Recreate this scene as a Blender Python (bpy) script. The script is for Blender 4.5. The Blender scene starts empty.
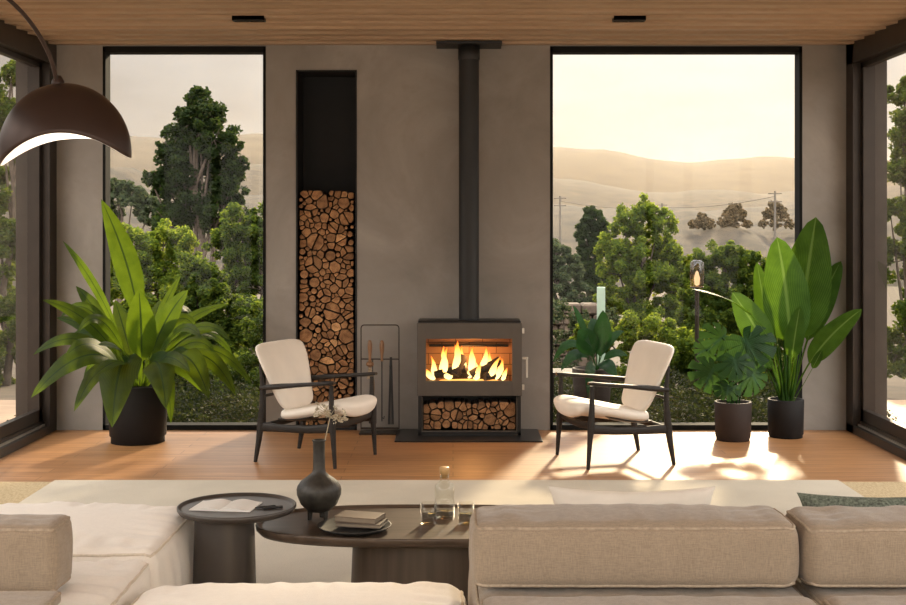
import bpy, bmesh, math, random
from mathutils import Vector, Matrix, noise as mnoise
SC = bpy.context.scene
COL = SC.collection
R = math.radians
PI = math.pi

# ------------------------------------------------------------------ camera
F = 50 / 36 * 906
EYE = 1.56
cam = bpy.data.cameras.new('camera'); cam.lens = 50; cam.sensor_width = 36
cam.shift_y = -72.5 / 906; cam.clip_end = 8000
cam_o = bpy.data.objects.new('camera', cam); COL.objects.link(cam_o)
cam_o.location = (0, 0, EYE); cam_o.rotation_euler = (R(90), 0, 0)
SC.camera = cam_o

# ------------------------------------------------------------------ light and exposure
SC.view_settings.view_transform = 'Standard'
SC.view_settings.look = 'None'
SC.view_settings.exposure = 0.5
SC.view_settings.gamma = 1
SC.view_settings.use_curve_mapping = False
SUN_AZ, SUN_EL = R(15), R(22.5)
SUN_DIR = Vector((math.sin(SUN_AZ) * math.cos(SUN_EL), math.cos(SUN_AZ) * math.cos(SUN_EL), math.sin(SUN_EL)))
sun = bpy.data.lights.new('sun', 'SUN'); sun.energy = 3.9; sun.color = (1.0, 0.78, 0.50); sun.angle = R(4.5)
sun_o = bpy.data.objects.new('sun', sun); COL.objects.link(sun_o)
sun_o.rotation_euler = SUN_DIR.to_track_quat('Z', 'Y').to_euler()
sun_o.location = (4, 20, 12)

W = bpy.data.worlds.new('sky'); SC.world = W; W.use_nodes = True
wn, wl = W.node_tree.nodes, W.node_tree.links
wn.clear()
def wnode(t, **k):
    n = wn.new(t)
    for a, b in k.items(): setattr(n, a, b)
    return n
tc = wnode('ShaderNodeTexCoord')
sep = wnode('ShaderNodeSeparateXYZ'); wl.new(tc.outputs['Generated'], sep.inputs[0])
ramp = wnode('ShaderNodeValToRGB'); wl.new(sep.outputs['Z'], ramp.inputs[0])
e = ramp.color_ramp.elements
e[0].position = 0.0; e[0].color = (0.50, 0.45, 0.385, 1)
e[1].position = 0.9; e[1].color = (2.0, 1.98, 1.95, 1)
e2 = e.new(0.15); e2.color = (0.42, 0.39, 0.365, 1)
e3 = e.new(0.35); e3.color = (1.95, 1.85, 1.72, 1)  # upper sky raised as added fill for the interior
mp = wnode('ShaderNodeMapping'); mp.inputs['Scale'].default_value = (2.2, 2.2, 8)
wl.new(tc.outputs['Generated'], mp.inputs[0])
nz = wnode('ShaderNodeTexNoise'); nz.inputs['Scale'].default_value = 1.6; nz.inputs['Detail'].default_value = 6
wl.new(mp.outputs[0], nz.inputs[0])
cr = wnode('ShaderNodeValToRGB'); wl.new(nz.outputs[0], cr.inputs[0])
cr.color_ramp.elements[0].position = 0.42; cr.color_ramp.elements[0].color = (0.80, 0.77, 0.76, 1)
cr.color_ramp.elements[1].position = 0.60; cr.color_ramp.elements[1].color = (1, 1, 1, 1)
mul = wnode('ShaderNodeMix', data_type='RGBA', blend_type='MULTIPLY'); mul.inputs[0].default_value = 1
wl.new(ramp.outputs[0], mul.inputs[6]); wl.new(cr.outputs[0], mul.inputs[7])
dot = wnode('ShaderNodeVectorMath', operation='DOT_PRODUCT'); dot.inputs[1].default_value = SUN_DIR
wl.new(tc.outputs['Generated'], dot.inputs[0])
mx0 = wnode('ShaderNodeMath', operation='MAXIMUM'); mx0.inputs[1].default_value = 0; wl.new(dot.outputs['Value'], mx0.inputs[0])
pw = wnode('ShaderNodeMath', operation='POWER'); pw.inputs[1].default_value = 14; wl.new(mx0.outputs[0], pw.inputs[0])
gl = wnode('ShaderNodeMix', data_type='RGBA', blend_type='ADD'); gl.inputs[7].default_value = (0.62, 0.56, 0.47, 1)
wl.new(pw.outputs[0], gl.inputs[0]); wl.new(mul.outputs[2], gl.inputs[6])
# sky behind the viewer raised in brightness, an added front fill for the room
bk = wnode('ShaderNodeMapRange'); bk.inputs['From Min'].default_value = 0.1; bk.inputs['From Max'].default_value = -0.5; bk.inputs['To Min'].default_value = 1.0; bk.inputs['To Max'].default_value = 2.6
wl.new(sep.outputs['Y'], bk.inputs['Value'])
bg = wnode('ShaderNodeBackground'); wl.new(bk.outputs[0], bg.inputs[1]); wl.new(gl.outputs[2], bg.inputs[0])
wo = wnode('ShaderNodeOutputWorld'); wl.new(bg.outputs[0], wo.inputs[0])

# ------------------------------------------------------------------ helpers
def at(px, py, Y):
    return Vector(((px - 453) / F * Y, Y, EYE - (py - 230) / F * Y))

def hexc(r, g, b):
    f = lambda c: (c / 255 / 12.92) if c <= 10 else ((c / 255 + 0.055) / 1.055) ** 2.4
    return (f(r), f(g), f(b), 1)

class N:
    """small node tree writer"""
    def __init__(s, name):
        s.m = bpy.data.materials.new(name); s.m.use_nodes = True
        s.t = s.m.node_tree; s.n = s.t.nodes; s.l = s.t.links; s.n.clear()
        s.out = s.n.new('ShaderNodeOutputMaterial')
    def add(s, t, ins=None, **k):
        n = s.n.new(t)
        for a, b in k.items(): setattr(n, a, b)
        for a, b in (ins or {}).items():
            if hasattr(b, 'is_output') or isinstance(b, bpy.types.NodeSocket): s.l.new(b, n.inputs[a])
            else: n.inputs[a].default_value = b
        return n
    def coord(s, kind='Object', scale=(1, 1, 1), loc=(0, 0, 0)):
        c = s.add('ShaderNodeTexCoord')
        return s.add('ShaderNodeMapping', {0: c.outputs[kind], 'Scale': scale, 'Location': loc}).outputs[0]
    def ramp(s, fac, stops):
        r = s.add('ShaderNodeValToRGB', {0: fac}); el = r.color_ramp.elements
        while len(el) > 1: el.remove(el[-1])
        el[0].position, el[0].color = stops[0]
        for p, c in stops[1:]:
            x = el.new(p); x.color = c
        return r.outputs[0]
    def mix(s, a, b, f, mode='MIX'):
        n = s.add('ShaderNodeMix', data_type='RGBA', blend_type=mode)
        for i, v in ((0, f), (6, a), (7, b)):
            if isinstance(v, bpy.types.NodeSocket): s.l.new(v, n.inputs[i])
            else: n.inputs[i].default_value = v
        return n.outputs[2]
    def pbr(s, col, rough=0.5, metal=0.0, normal=None, **k):
        p = s.add('ShaderNodeBsdfPrincipled', {'Base Color': col, 'Roughness': rough, 'Metallic': metal})
        if normal is not None: s.l.new(normal, p.inputs['Normal'])
        for a, b in k.items():
            key = a.replace('_', ' ')
            if isinstance(b, bpy.types.NodeSocket): s.l.new(b, p.inputs[key])
            else: p.inputs[key].default_value = b
        s.l.new(p.outputs[0], s.out.inputs[0])
        return p
    def bump(s, h, strength=0.3, dist=0.01):
        return s.add('ShaderNodeBump', {'Height': h, 'Strength': strength, 'Distance': dist}).outputs[0]

def simple(name, col, rough=0.5, metal=0.0, var=0.12, scale=8, bump=0.0, bscale=60, stretch=(1, 1, 1), **k):
    s = N(name)
    v = s.coord('Object', stretch)
    n = s.add('ShaderNodeTexNoise', {0: v, 'Scale': scale, 'Detail': 5})
    lo = tuple(c * (1 - var) for c in col[:3]) + (1,); hi = tuple(min(1, c * (1 + var)) for c in col[:3]) + (1,)
    c = s.ramp(n.outputs[0], [(0.3, lo), (0.7, hi)])
    nrm = None
    if bump:
        n2 = s.add('ShaderNodeTexNoise', {0: v, 'Scale': bscale, 'Detail': 4})
        nrm = s.bump(n2.outputs[0], bump, 0.004)
    s.pbr(c, rough, metal, nrm, **k)
    return s.m

M = {}
# concrete plaster wall
s = N('concrete_plaster'); v = s.coord()
n1 = s.add('ShaderNodeTexNoise', {0: v, 'Scale': 1.1, 'Detail': 9, 'Roughness': 0.62, 'Distortion': 0.6})
n2 = s.add('ShaderNodeTexNoise', {0: v, 'Scale': 14, 'Detail': 6})
c1 = s.ramp(n1.outputs[0], [(0.30, (0.205, 0.185, 0.162, 1)), (0.52, (0.27, 0.245, 0.218, 1)), (0.70, (0.34, 0.31, 0.275, 1))])
c2 = s.mix(c1, (0.24, 0.21, 0.18, 1), s.ramp(n2.outputs[0], [(0.55, (0, 0, 0, 1)), (0.75, (0.35, 0.35, 0.35, 1))]))
s.pbr(c2, 0.62, 0, s.bump(n2.outputs[0], 0.12, 0.01)); M['concrete'] = s.m
# wood floor: planks along X
s = N('oak_planks'); v = s.coord()
br = s.add('ShaderNodeTexBrick', {0: v, 'Color1': (0.43, 0.225, 0.098, 1), 'Color2': (0.36, 0.183, 0.08, 1), 'Mortar': (0.12, 0.06, 0.03, 1), 'Scale': 1.0,
     'Mortar Size': 0.0022, 'Mortar Smooth': 0.2, 'Bias': 0.0, 'Brick Width': 1.9, 'Row Height': 0.135})
br.offset = 0.37; br.offset_frequency = 2
vg = s.coord('Object', (1.2, 22, 1))
g = s.add('ShaderNodeTexNoise', {0: vg, 'Scale': 2.0, 'Detail': 7, 'Roughness': 0.6, 'Distortion': 0.5})
c = s.mix(br.outputs[0], s.ramp(g.outputs[0], [(0.3, (0.62, 0.56, 0.50, 1)), (0.7, (1.15, 1.12, 1.08, 1))]), 1.0, 'MULTIPLY')
s.pbr(c, 0.42, 0, s.bump(br.outputs['Fac'], -0.2, 0.002), Specular_IOR_Level=0.45); M['floor'] = s.m
# ceiling boards
s = N('ceiling_oak'); v = s.coord('Object', (0.55, 9, 1))
g = s.add('ShaderNodeTexNoise', {0: v, 'Scale': 3.2, 'Detail': 8, 'Roughness': 0.62, 'Distortion': 1.2})
vb = s.coord('Object', (1, 1 / 0.235, 1))
sx = s.add('ShaderNodeSeparateXYZ', {0: vb})
fl = s.add('ShaderNodeMath', {0: sx.outputs['Y']}, operation='FLOOR')
wn2 = s.add('ShaderNodeTexWhiteNoise', {'W': fl.outputs[0]}, noise_dimensions='1D')
c = s.ramp(g.outputs[0], [(0.32, (0.37, 0.26, 0.165, 1)), (0.5, (0.43, 0.305, 0.195, 1)), (0.68, (0.47, 0.34, 0.22, 1))])
c = s.mix(c, s.ramp(wn2.outputs[0], [(0, (0.86, 0.86, 0.86, 1)), (1, (1.08, 1.08, 1.08, 1))]), 1.0, 'MULTIPLY')
s.pbr(c, 0.55, 0, s.bump(g.outputs[0], 0.1, 0.004)); M['ceiling'] = s.m

M['window_frame'] = simple('black_window_frame', (0.010, 0.010, 0.009), 0.8, 0, Specular_IOR_Level=0.15)
M['black_metal'] = simple('black_steel', (0.017, 0.017, 0.017), 0.5, 0.2, bump=0.02)
M['frame'] = simple('dark_bronze_frame', (0.035, 0.026, 0.020), 0.38, 0.5)
M['frame_light'] = simple('track_aluminium', (0.45, 0.42, 0.38), 0.35, 0.7)
M['niche'] = simple('niche_black', (0.007, 0.007, 0.007), 0.7)
M['stove'] = simple('stove_grey_brown', (0.085, 0.070, 0.056), 0.45, 0.2, var=0.05)
M['stove_black'] = simple('stove_black', (0.014, 0.013, 0.012), 0.42, 0.3)
M['chrome'] = simple('brushed_steel', (0.62, 0.58, 0.52), 0.28, 0.9, var=0.04)
M['chair_wood'] = simple('charcoal_stained_wood', (0.024, 0.020, 0.017), 0.5, 0, var=0.35, scale=5, stretch=(4, 4, 30), Specular_IOR_Level=0.25)
M['upholstery'] = simple('cream_leather', (0.84, 0.78, 0.69), 0.55, 0, var=0.03, bump=0.03, bscale=220)
M['pot'] = simple('matte_black_planter', (0.014, 0.013, 0.013), 0.65, 0, bump=0.03, Specular_IOR_Level=0.2)
M['pot_brown'] = simple('dark_brown_planter', (0.040, 0.029, 0.025), 0.65, 0, bump=0.03, Specular_IOR_Level=0.2)
M['soil'] = simple('potting_soil', (0.05, 0.035, 0.025), 0.95, 0, var=0.5, scale=40, bump=0.5)
M['handle_wood'] = simple('turned_handle_wood', (0.24, 0.125, 0.06), 0.4, 0, var=0.3, stretch=(6, 6, 1))
M['bristle'] = simple('brush_bristle', (0.45, 0.36, 0.25), 0.9, 0, var=0.4, scale=60)
M['table_metal'] = simple('bronze_grey_table', (0.062, 0.052, 0.045), 0.4, 0.25, var=0.06)
M['paper'] = simple('magazine_paper', (0.74, 0.71, 0.66), 0.5, 0, var=0.04)
M['pages'] = simple('book_pages', (0.20, 0.16, 0.115), 0.8)
M['pen'] = simple('black_pen', (0.012, 0.012, 0.012), 0.3)
M['vase'] = simple('dark_stoneware', (0.026, 0.023, 0.018), 0.5, 0, var=0.5, scale=30, bump=0.3, bscale=90)
M['plate'] = simple('dark_slate_plate', (0.022, 0.020, 0.018), 0.65, 0, var=0.3, bump=0.1)
M['book_tan'] = simple('tan_book_cloth', (0.115, 0.080, 0.055), 0.7, 0)
M['book_grey'] = simple('grey_book_cloth', (0.10, 0.08, 0.06), 0.7, 0)
M['flower'] = simple('dried_flower', (0.50, 0.44, 0.33), 0.8, 0, var=0.35, scale=60)
M['stem'] = simple('dried_stem', (0.45, 0.38, 0.26), 0.8, 0)
M['bark'] = simple('tree_bark', (0.075, 0.055, 0.040), 0.9, 0, var=0.4, scale=20, bump=0.4)
M['log_bark'] = simple('log_bark', (0.085, 0.048, 0.027), 0.9, 0, var=0.5, scale=30, bump=0.5)
M['char'] = simple('charred_log', (0.02, 0.016, 0.014), 0.95, 0, var=0.5, bump=0.6)
M['slate'] = simple('black_hearth_slate', (0.014, 0.014, 0.015), 0.28, 0, var=0.1)
M['shade'] = simple('lamp_brown_lacquer', (0.060, 0.040, 0.034), 0.34, 0.6, var=0.05)
M['shade_in'] = simple('lamp_white_inside', (0.85, 0.83, 0.80), 0.6, 0, var=0.01)
M['soil_out'] = simple('garden_soil', (0.07, 0.05, 0.03), 0.95, 0, var=0.5, scale=3, bump=0.6, bscale=20)
M['deck'] = simple('terrace_deck', (0.40, 0.27, 0.17), 0.6, 0, var=0.25, scale=3, stretch=(1, 12, 1))
M['stone'] = simple('garden_stone', (0.085, 0.060, 0.042), 0.9, 0, var=0.6, scale=9, bump=0.6, bscale=20)
M['pillow_green'] = simple('grey_green_boucle', (0.13, 0.15, 0.115), 0.95, 0, var=0.6, scale=110, bump=0.9, bscale=120)
M['pillow_white'] = simple('ivory_linen', (0.74, 0.69, 0.61), 0.85, 0, var=0.06, bump=0.2, bscale=200)
s = N('firebrick'); sp_ = s.add('ShaderNodeSeparateXYZ', {0: s.coord()}); cb = s.add('ShaderNodeCombineXYZ', {0: sp_.outputs['X'], 1: sp_.outputs['Z']})
fb = s.add('ShaderNodeTexBrick', {0: cb.outputs[0], 'Color1': (0.46, 0.25, 0.12, 1), 'Color2': (0.38, 0.20, 0.095, 1), 'Mortar': (0.12, 0.06, 0.03, 1), 'Scale': 1.0, 'Mortar Size': 0.003, 'Brick Width': 0.21, 'Row Height': 0.085})
s.pbr(fb.outputs[0], 0.9); M['firebrick'] = s.m
M['silhouette'] = simple('distant_foliage', (0.05, 0.055, 0.03), 0.95, 0, var=0.4, scale=2)
M['pylon'] = simple('weathered_pole', (0.10, 0.085, 0.07), 0.8, 0)

def fabric(name, col, dark=0.80):
    s = N(name); v = s.coord()
    a = s.add('ShaderNodeTexNoise', {0: s.coord('Object', (1, 1, 9)), 'Scale': 38, 'Detail': 4, 'Roughness': 0.7})
    b = s.add('ShaderNodeTexNoise', {0: s.coord('Object', (9, 9, 1)), 'Scale': 38, 'Detail': 4, 'Roughness': 0.7})
    ad = s.add('ShaderNodeMath', {0: a.outputs[0], 1: b.outputs[0]}, operation='ADD')
    hf = s.add('ShaderNodeMath', {0: ad.outputs[0], 1: 0.5}, operation='MULTIPLY')
    lo = tuple(c * dark for c in col[:3]) + (1,)
    c = s.ramp(hf.outputs[0], [(0.40, lo), (0.60, col)])
    p = s.pbr(c, 0.9, 0, s.bump(hf.outputs[0], 0.35, 0.004), Sheen_Weight=0.25)
    return s.m
M['linen'] = fabric('shaded_linen', (0.34, 0.262, 0.182, 1), 0.72)  # darker copy of the cream fabric, shade put into its colour
M['linen_light'] = fabric('cream_linen', (0.82, 0.76, 0.68, 1), 0.94)
M['piping'] = simple('seam_piping', (0.37, 0.295, 0.215), 0.85, 0, var=0.2, scale=90)  # darkened to go with the shade-toned linen
M['piping_light'] = simple('seam_piping_cream', (0.66, 0.58, 0.47), 0.85, 0, var=0.1, scale=90)

# rug
s = N('woven_rug'); v = s.coord()
bk = s.add('ShaderNodeTexBrick', {0: v, 'Color1': (0.60, 0.56, 0.48, 1), 'Color2': (0.55, 0.49, 0.385, 1), 'Mortar': (0.60, 0.53, 0.40, 1), 'Scale': 1.0, 'Mortar Size': 0.003, 'Brick Width': 1.65, 'Row Height': 1.3})
nf = s.add('ShaderNodeTexNoise', {0: v, 'Scale': 160, 'Detail': 3})
nl = s.add('ShaderNodeTexNoise', {0: v, 'Scale': 2.5, 'Detail': 5})
c = s.mix(bk.outputs[0], s.ramp(nf.outputs[0], [(0.3, (0.88, 0.88, 0.88, 1)), (0.7, (1.05, 1.05, 1.05, 1))]), 1, 'MULTIPLY')
c = s.mix(c, s.ramp(nl.outputs[0], [(0.35, (0.93, 0.93, 0.93, 1)), (0.65, (1.03, 1.03, 1.03, 1))]), 1, 'MULTIPLY')
s.pbr(c, 0.95, 0, s.bump(nf.outputs[0], 0.4, 0.003)); M['rug'] = s.m
s = N('jute_rug'); v = s.coord('Object', (1, 1, 1))
wv = s.add('ShaderNodeTexNoise', {0: s.coord('Object', (5, 1, 1)), 'Scale': 26, 'Detail': 4})
c = s.ramp(wv.outputs[0], [(0.35, (0.40, 0.30, 0.165, 1)), (0.65, (0.54, 0.43, 0.26, 1))])
s.pbr(c, 0.95, 0, s.bump(wv.outputs[0], 0.4, 0.004)); M['jute'] = s.m
# coffee table walnut
s = N('smoked_walnut'); g = s.add('ShaderNodeTexNoise', {0: s.coord('Object', (2, 26, 2)), 'Scale': 2.2, 'Detail': 7, 'Distortion': 0.7})
c = s.ramp(g.outputs[0], [(0.3, (0.050, 0.034, 0.024, 1)), (0.7, (0.105, 0.075, 0.055, 1))]); s.pbr(c, 0.36); M['walnut'] = s.m
s = N('smoked_walnut_drum'); g = s.add('ShaderNodeTexNoise', {0: s.coord('Object', (12, 12, 0.6)), 'Scale': 2.2, 'Detail': 6})
c = s.ramp(g.outputs[0], [(0.3, (0.045, 0.030, 0.020, 1)), (0.7, (0.085, 0.060, 0.042, 1))]); s.pbr(c, 0.42); M['walnut_drum'] = s.m

# log cut faces
def log_face(name, light):
    s = N(name); tcn = s.add('ShaderNodeTexCoord')
    nn = s.add('ShaderNodeTexNoise', {0: tcn.outputs['Object'], 'Scale': 14, 'Detail': 4})
    mxv = s.add('ShaderNodeMix', {0: 0.12, 4: tcn.outputs['Object'], 5: nn.outputs[1]}, data_type='VECTOR')
    ln = s.add('ShaderNodeVectorMath', {0: tcn.outputs['Object']}, operation='LENGTH')
    nd = s.add('ShaderNodeMath', {0: nn.outputs[0], 1: 0.02}, operation='MULTIPLY')
    sm = s.add('ShaderNodeMath', {0: ln.outputs['Value'], 1: nd.outputs[0]}, operation='ADD')
    ml = s.add('ShaderNodeMath', {0: sm.outputs[0], 1: 520.0}, operation='MULTIPLY')
    sn = s.add('ShaderNodeMath', {0: ml.outputs[0]}, operation='SINE')
    oi = s.add('ShaderNodeObjectInfo')
    base = s.ramp(oi.outputs['Random'], [(0, tuple(c * .62 for c in light) + (1,)), (0.5, tuple(c * .85 for c in light) + (1,)), (0.93, light + (1,)), (1.0, (min(1, light[0] * 1.7), light[1] * 1.9, light[2] * 2.0, 1))])
    c = s.mix(base, s.ramp(sn.outputs[0], [(0.0, (0.80, 0.76, 0.72, 1)), (1.0, (1.06, 1.04, 1.0, 1))]), 1, 'MULTIPLY')
    big = s.add('ShaderNodeTexNoise', {0: tcn.outputs['Object'], 'Scale': 26, 'Detail': 5})
    c = s.mix(c, s.ramp(big.outputs[0], [(0.35, (0.55, 0.46, 0.40, 1)), (0.6, (1.1, 1.1, 1.1, 1))]), 1, 'MULTIPLY')
    s.pbr(c, 0.85, 0, s.bump(big.outputs[0], 0.4, 0.004)); return s.m
M['log_face'] = log_face('split_log_end', (0.42, 0.225, 0.10))

# window glass: mirror-like at grazing angles, clear otherwise
def pane_mat(name, ior, tint, rough=0.0):
    s = N(name)
    bf = s.add('ShaderNodeNewGeometry').outputs['Backfacing']
    io = s.add('ShaderNodeMapRange', {'Value': bf, 'To Min': ior, 'To Max': 1 / ior})
    fr = s.add('ShaderNodeFresnel', {'IOR': io.outputs[0]})
    tr = s.add('ShaderNodeBsdfTransparent', {'Color': tint})
    gs = s.add('ShaderNodeBsdfGlossy', {'Color': (1, 1, 1, 1), 'Roughness': rough})
    mx = s.add('ShaderNodeMixShader', {0: fr.outputs[0], 1: tr.outputs[0], 2: gs.outputs[0]})
    s.l.new(mx.outputs[0], s.out.inputs[0]); return s.m
M['pane'] = pane_mat('window_glass', 1.25, (0.97, 0.98, 0.97, 1))
M['pane_side'] = pane_mat('sliding_door_glass', 1.6, (0.93, 0.93, 0.92, 1))
M['edge_reflection'] = simple('edge_reflection_green', (0.55, 0.72, 0.60), 0.3)  # pale tone of a pane edge reflection, painted on a solid bar
M['glass'] = pane_mat('clear_glass', 1.32, (0.97, 0.97, 0.95, 1))
M['amber_glass'] = pane_mat('amber_glass', 1.5, (0.88, 0.68, 0.50, 1))
M['water'] = pane_mat('water', 1.33, (0.93, 0.94, 0.92, 1))
s = N('carafe_stopper'); s.pbr((0.50, 0.31, 0.13, 1), 0.4); M['cork'] = s.m

# leaves with own veins (uv: u across, v along)
def leaf_mat(name, base, trans, vein, mix=0.45, rough=0.38, veins=True):
    s = N(name)
    uv = s.add('ShaderNodeTexCoord').outputs['UV']
    sp = s.add('ShaderNodeSeparateXYZ', {0: uv})
    au = s.add('ShaderNodeMath', {0: sp.outputs['X'], 1: 0.5}, operation='SUBTRACT')
    ab = s.add('ShaderNodeMath', {0: au.outputs[0]}, operation='ABSOLUTE')
    sl = s.add('ShaderNodeMath', {0: ab.outputs[0], 1: -1.0, 2: sp.outputs['Y']}, operation='MULTIPLY_ADD')
    fq = s.add('ShaderNodeMath', {0: sl.outputs[0], 1: 150.0}, operation='MULTIPLY')
    sn = s.add('ShaderNodeMath', {0: fq.outputs[0]}, operation='SINE')
    nz = s.add('ShaderNodeTexNoise', {0: s.coord('Object'), 'Scale': 9, 'Detail': 4})
    rnd = s.add('ShaderNodeNewGeometry').outputs['Random Per Island']
    def tint(col):
        c = s.mix(col, s.ramp(nz.outputs[0], [(0.3, (0.75, 0.78, 0.7, 1)), (0.7, (1.15, 1.12, 1.1, 1))]), 1, 'MULTIPLY')
        c = s.mix(c, s.ramp(rnd, [(0, (0.75, 0.8, 0.8, 1)), (1, (1.2, 1.12, 1.0, 1))]), 1, 'MULTIPLY')
        c = s.mix(c, s.ramp(sn.outputs[0], [(0.2, (0.72, 0.75, 0.72, 1)), (0.8, (1.08, 1.08, 1.08, 1))]), 1 if veins else 0, 'MULTIPLY')
        return s.mix(vein, c, s.ramp(ab.outputs[0], [(0.015, (0, 0, 0, 1)), (0.05, (1, 1, 1, 1))]))
    pb = s.add('ShaderNodeBsdfPrincipled', {'Base Color': tint(base), 'Roughness': rough, 'Specular IOR Level': 0.16})
    s.l.new(s.bump(sn.outputs[0], 0.2, 0.003), pb.inputs['Normal'])
    tl = s.add('ShaderNodeBsdfTranslucent', {'Color': tint(trans)})
    mx = s.add('ShaderNodeMixShader', {0: mix, 1: pb.outputs[0], 2: tl.outputs[0]})
    s.l.new(mx.outputs[0], s.out.inputs[0]); return s.m
M['leaf_big'] = leaf_mat('glossy_strap_leaf', (0.014, 0.038, 0.007, 1), (0.30, 0.46, 0.022, 1), (0.03, 0.06, 0.012, 1), 0.34, 0.5)
M['leaf_banana'] = leaf_mat('banana_leaf', (0.040, 0.105, 0.016, 1), (0.15, 0.29, 0.018, 1), (0.16, 0.27, 0.05, 1))
M['leaf_monstera'] = leaf_mat('split_leaf', (0.018, 0.060, 0.022, 1), (0.10, 0.22, 0.04, 1), (0.04, 0.10, 0.04, 1), 0.34)
M['leaf_dark'] = leaf_mat('dark_strap_leaf', (0.010, 0.045, 0.014, 1), (0.03, 0.10, 0.02, 1), (0.02, 0.06, 0.02, 1), 0.3)

def crown_mat(name, base, trans, mix=0.4):
    s = N(name)
    rnd = s.add('ShaderNodeNewGeometry').outputs['Random Per Island']
    oi = s.add('ShaderNodeObjectInfo').outputs['Random']
    r = s.ramp(rnd, [(0, (0.5, 0.6, 0.55, 1)), (0.6, (1, 1, 1, 1)), (1, (1.5, 1.3, 1.1, 1))])
    pb = s.add('ShaderNodeBsdfPrincipled', {'Base Color': s.mix(base, r, 1, 'MULTIPLY'), 'Roughness': 0.6, 'Specular IOR Level': 0.12})
    tl = s.add('ShaderNodeBsdfTranslucent', {'Color': s.mix(trans, r, 1, 'MULTIPLY')})
    mx = s.add('ShaderNodeMixShader', {0: mix, 1: pb.outputs[0], 2: tl.outputs[0]})
    s.l.new(mx.outputs[0], s.out.inputs[0]); return s.m
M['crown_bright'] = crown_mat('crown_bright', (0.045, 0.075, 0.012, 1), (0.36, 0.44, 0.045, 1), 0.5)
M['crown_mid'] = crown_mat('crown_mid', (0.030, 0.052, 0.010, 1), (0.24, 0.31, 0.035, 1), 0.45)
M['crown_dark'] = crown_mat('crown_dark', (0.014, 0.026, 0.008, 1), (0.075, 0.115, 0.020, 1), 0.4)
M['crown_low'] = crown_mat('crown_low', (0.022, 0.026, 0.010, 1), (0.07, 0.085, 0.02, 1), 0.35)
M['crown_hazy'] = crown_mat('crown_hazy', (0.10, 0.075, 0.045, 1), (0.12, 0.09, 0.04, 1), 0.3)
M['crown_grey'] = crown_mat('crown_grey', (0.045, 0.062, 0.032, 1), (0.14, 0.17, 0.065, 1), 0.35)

def emit(name, stops, strength, axis='Z'):
    s = N(name); g = s.add('ShaderNodeTexCoord').outputs['Generated']
    z = s.add('ShaderNodeSeparateXYZ', {0: g}).outputs[axis]
    c = s.ramp(z, stops)
    em = s.add('ShaderNodeEmission', {0: c, 1: strength})
    s.l.new(em.outputs[0], s.out.inputs[0]); return s
s = emit('flame', [(0, (1, 0.75, 0.30, 1)), (0.45, (1, 0.62, 0.18, 1)), (0.8, (1, 0.30, 0.04, 1)), (1, (0.8, 0.12, 0.01, 1))], 2.1)
lw = s.add('ShaderNodeLayerWeight', {0: 0.35}); tr = s.add('ShaderNodeBsdfTransparent')
mx = s.add('ShaderNodeMixShader', {0: s.ramp(lw.outputs['Facing'], [(0.25, (0, 0, 0, 1)), (0.95, (1, 1, 1, 1))]), 1: s.out.inputs[0].links[0].from_socket, 2: tr.outputs[0]})
s.l.new(mx.outputs[0], s.out.inputs[0]); M['flame'] = s.m
M['ember'] = emit('ember', [(0, (1, 0.25, 0.03, 1)), (1, (1, 0.45, 0.10, 1))], 1.6).m
M['bulb'] = emit('reflected_lamp_glow', [(0, (1, 0.8, 0.55, 1)), (1, (1, 0.8, 0.55, 1))], 1.0).m  # glow of the reflected lamp, put in as emission

# ------------------------------------------------------------------ mesh builder
def frame_of(t, ref=Vector((0, 0, 1))):
    t = t.normalized()
    if abs(t.dot(ref)) > 0.98: ref = Vector((1, 0, 0))
    a = t.cross(ref).normalized(); return a, a.cross(t).normalized()

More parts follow.
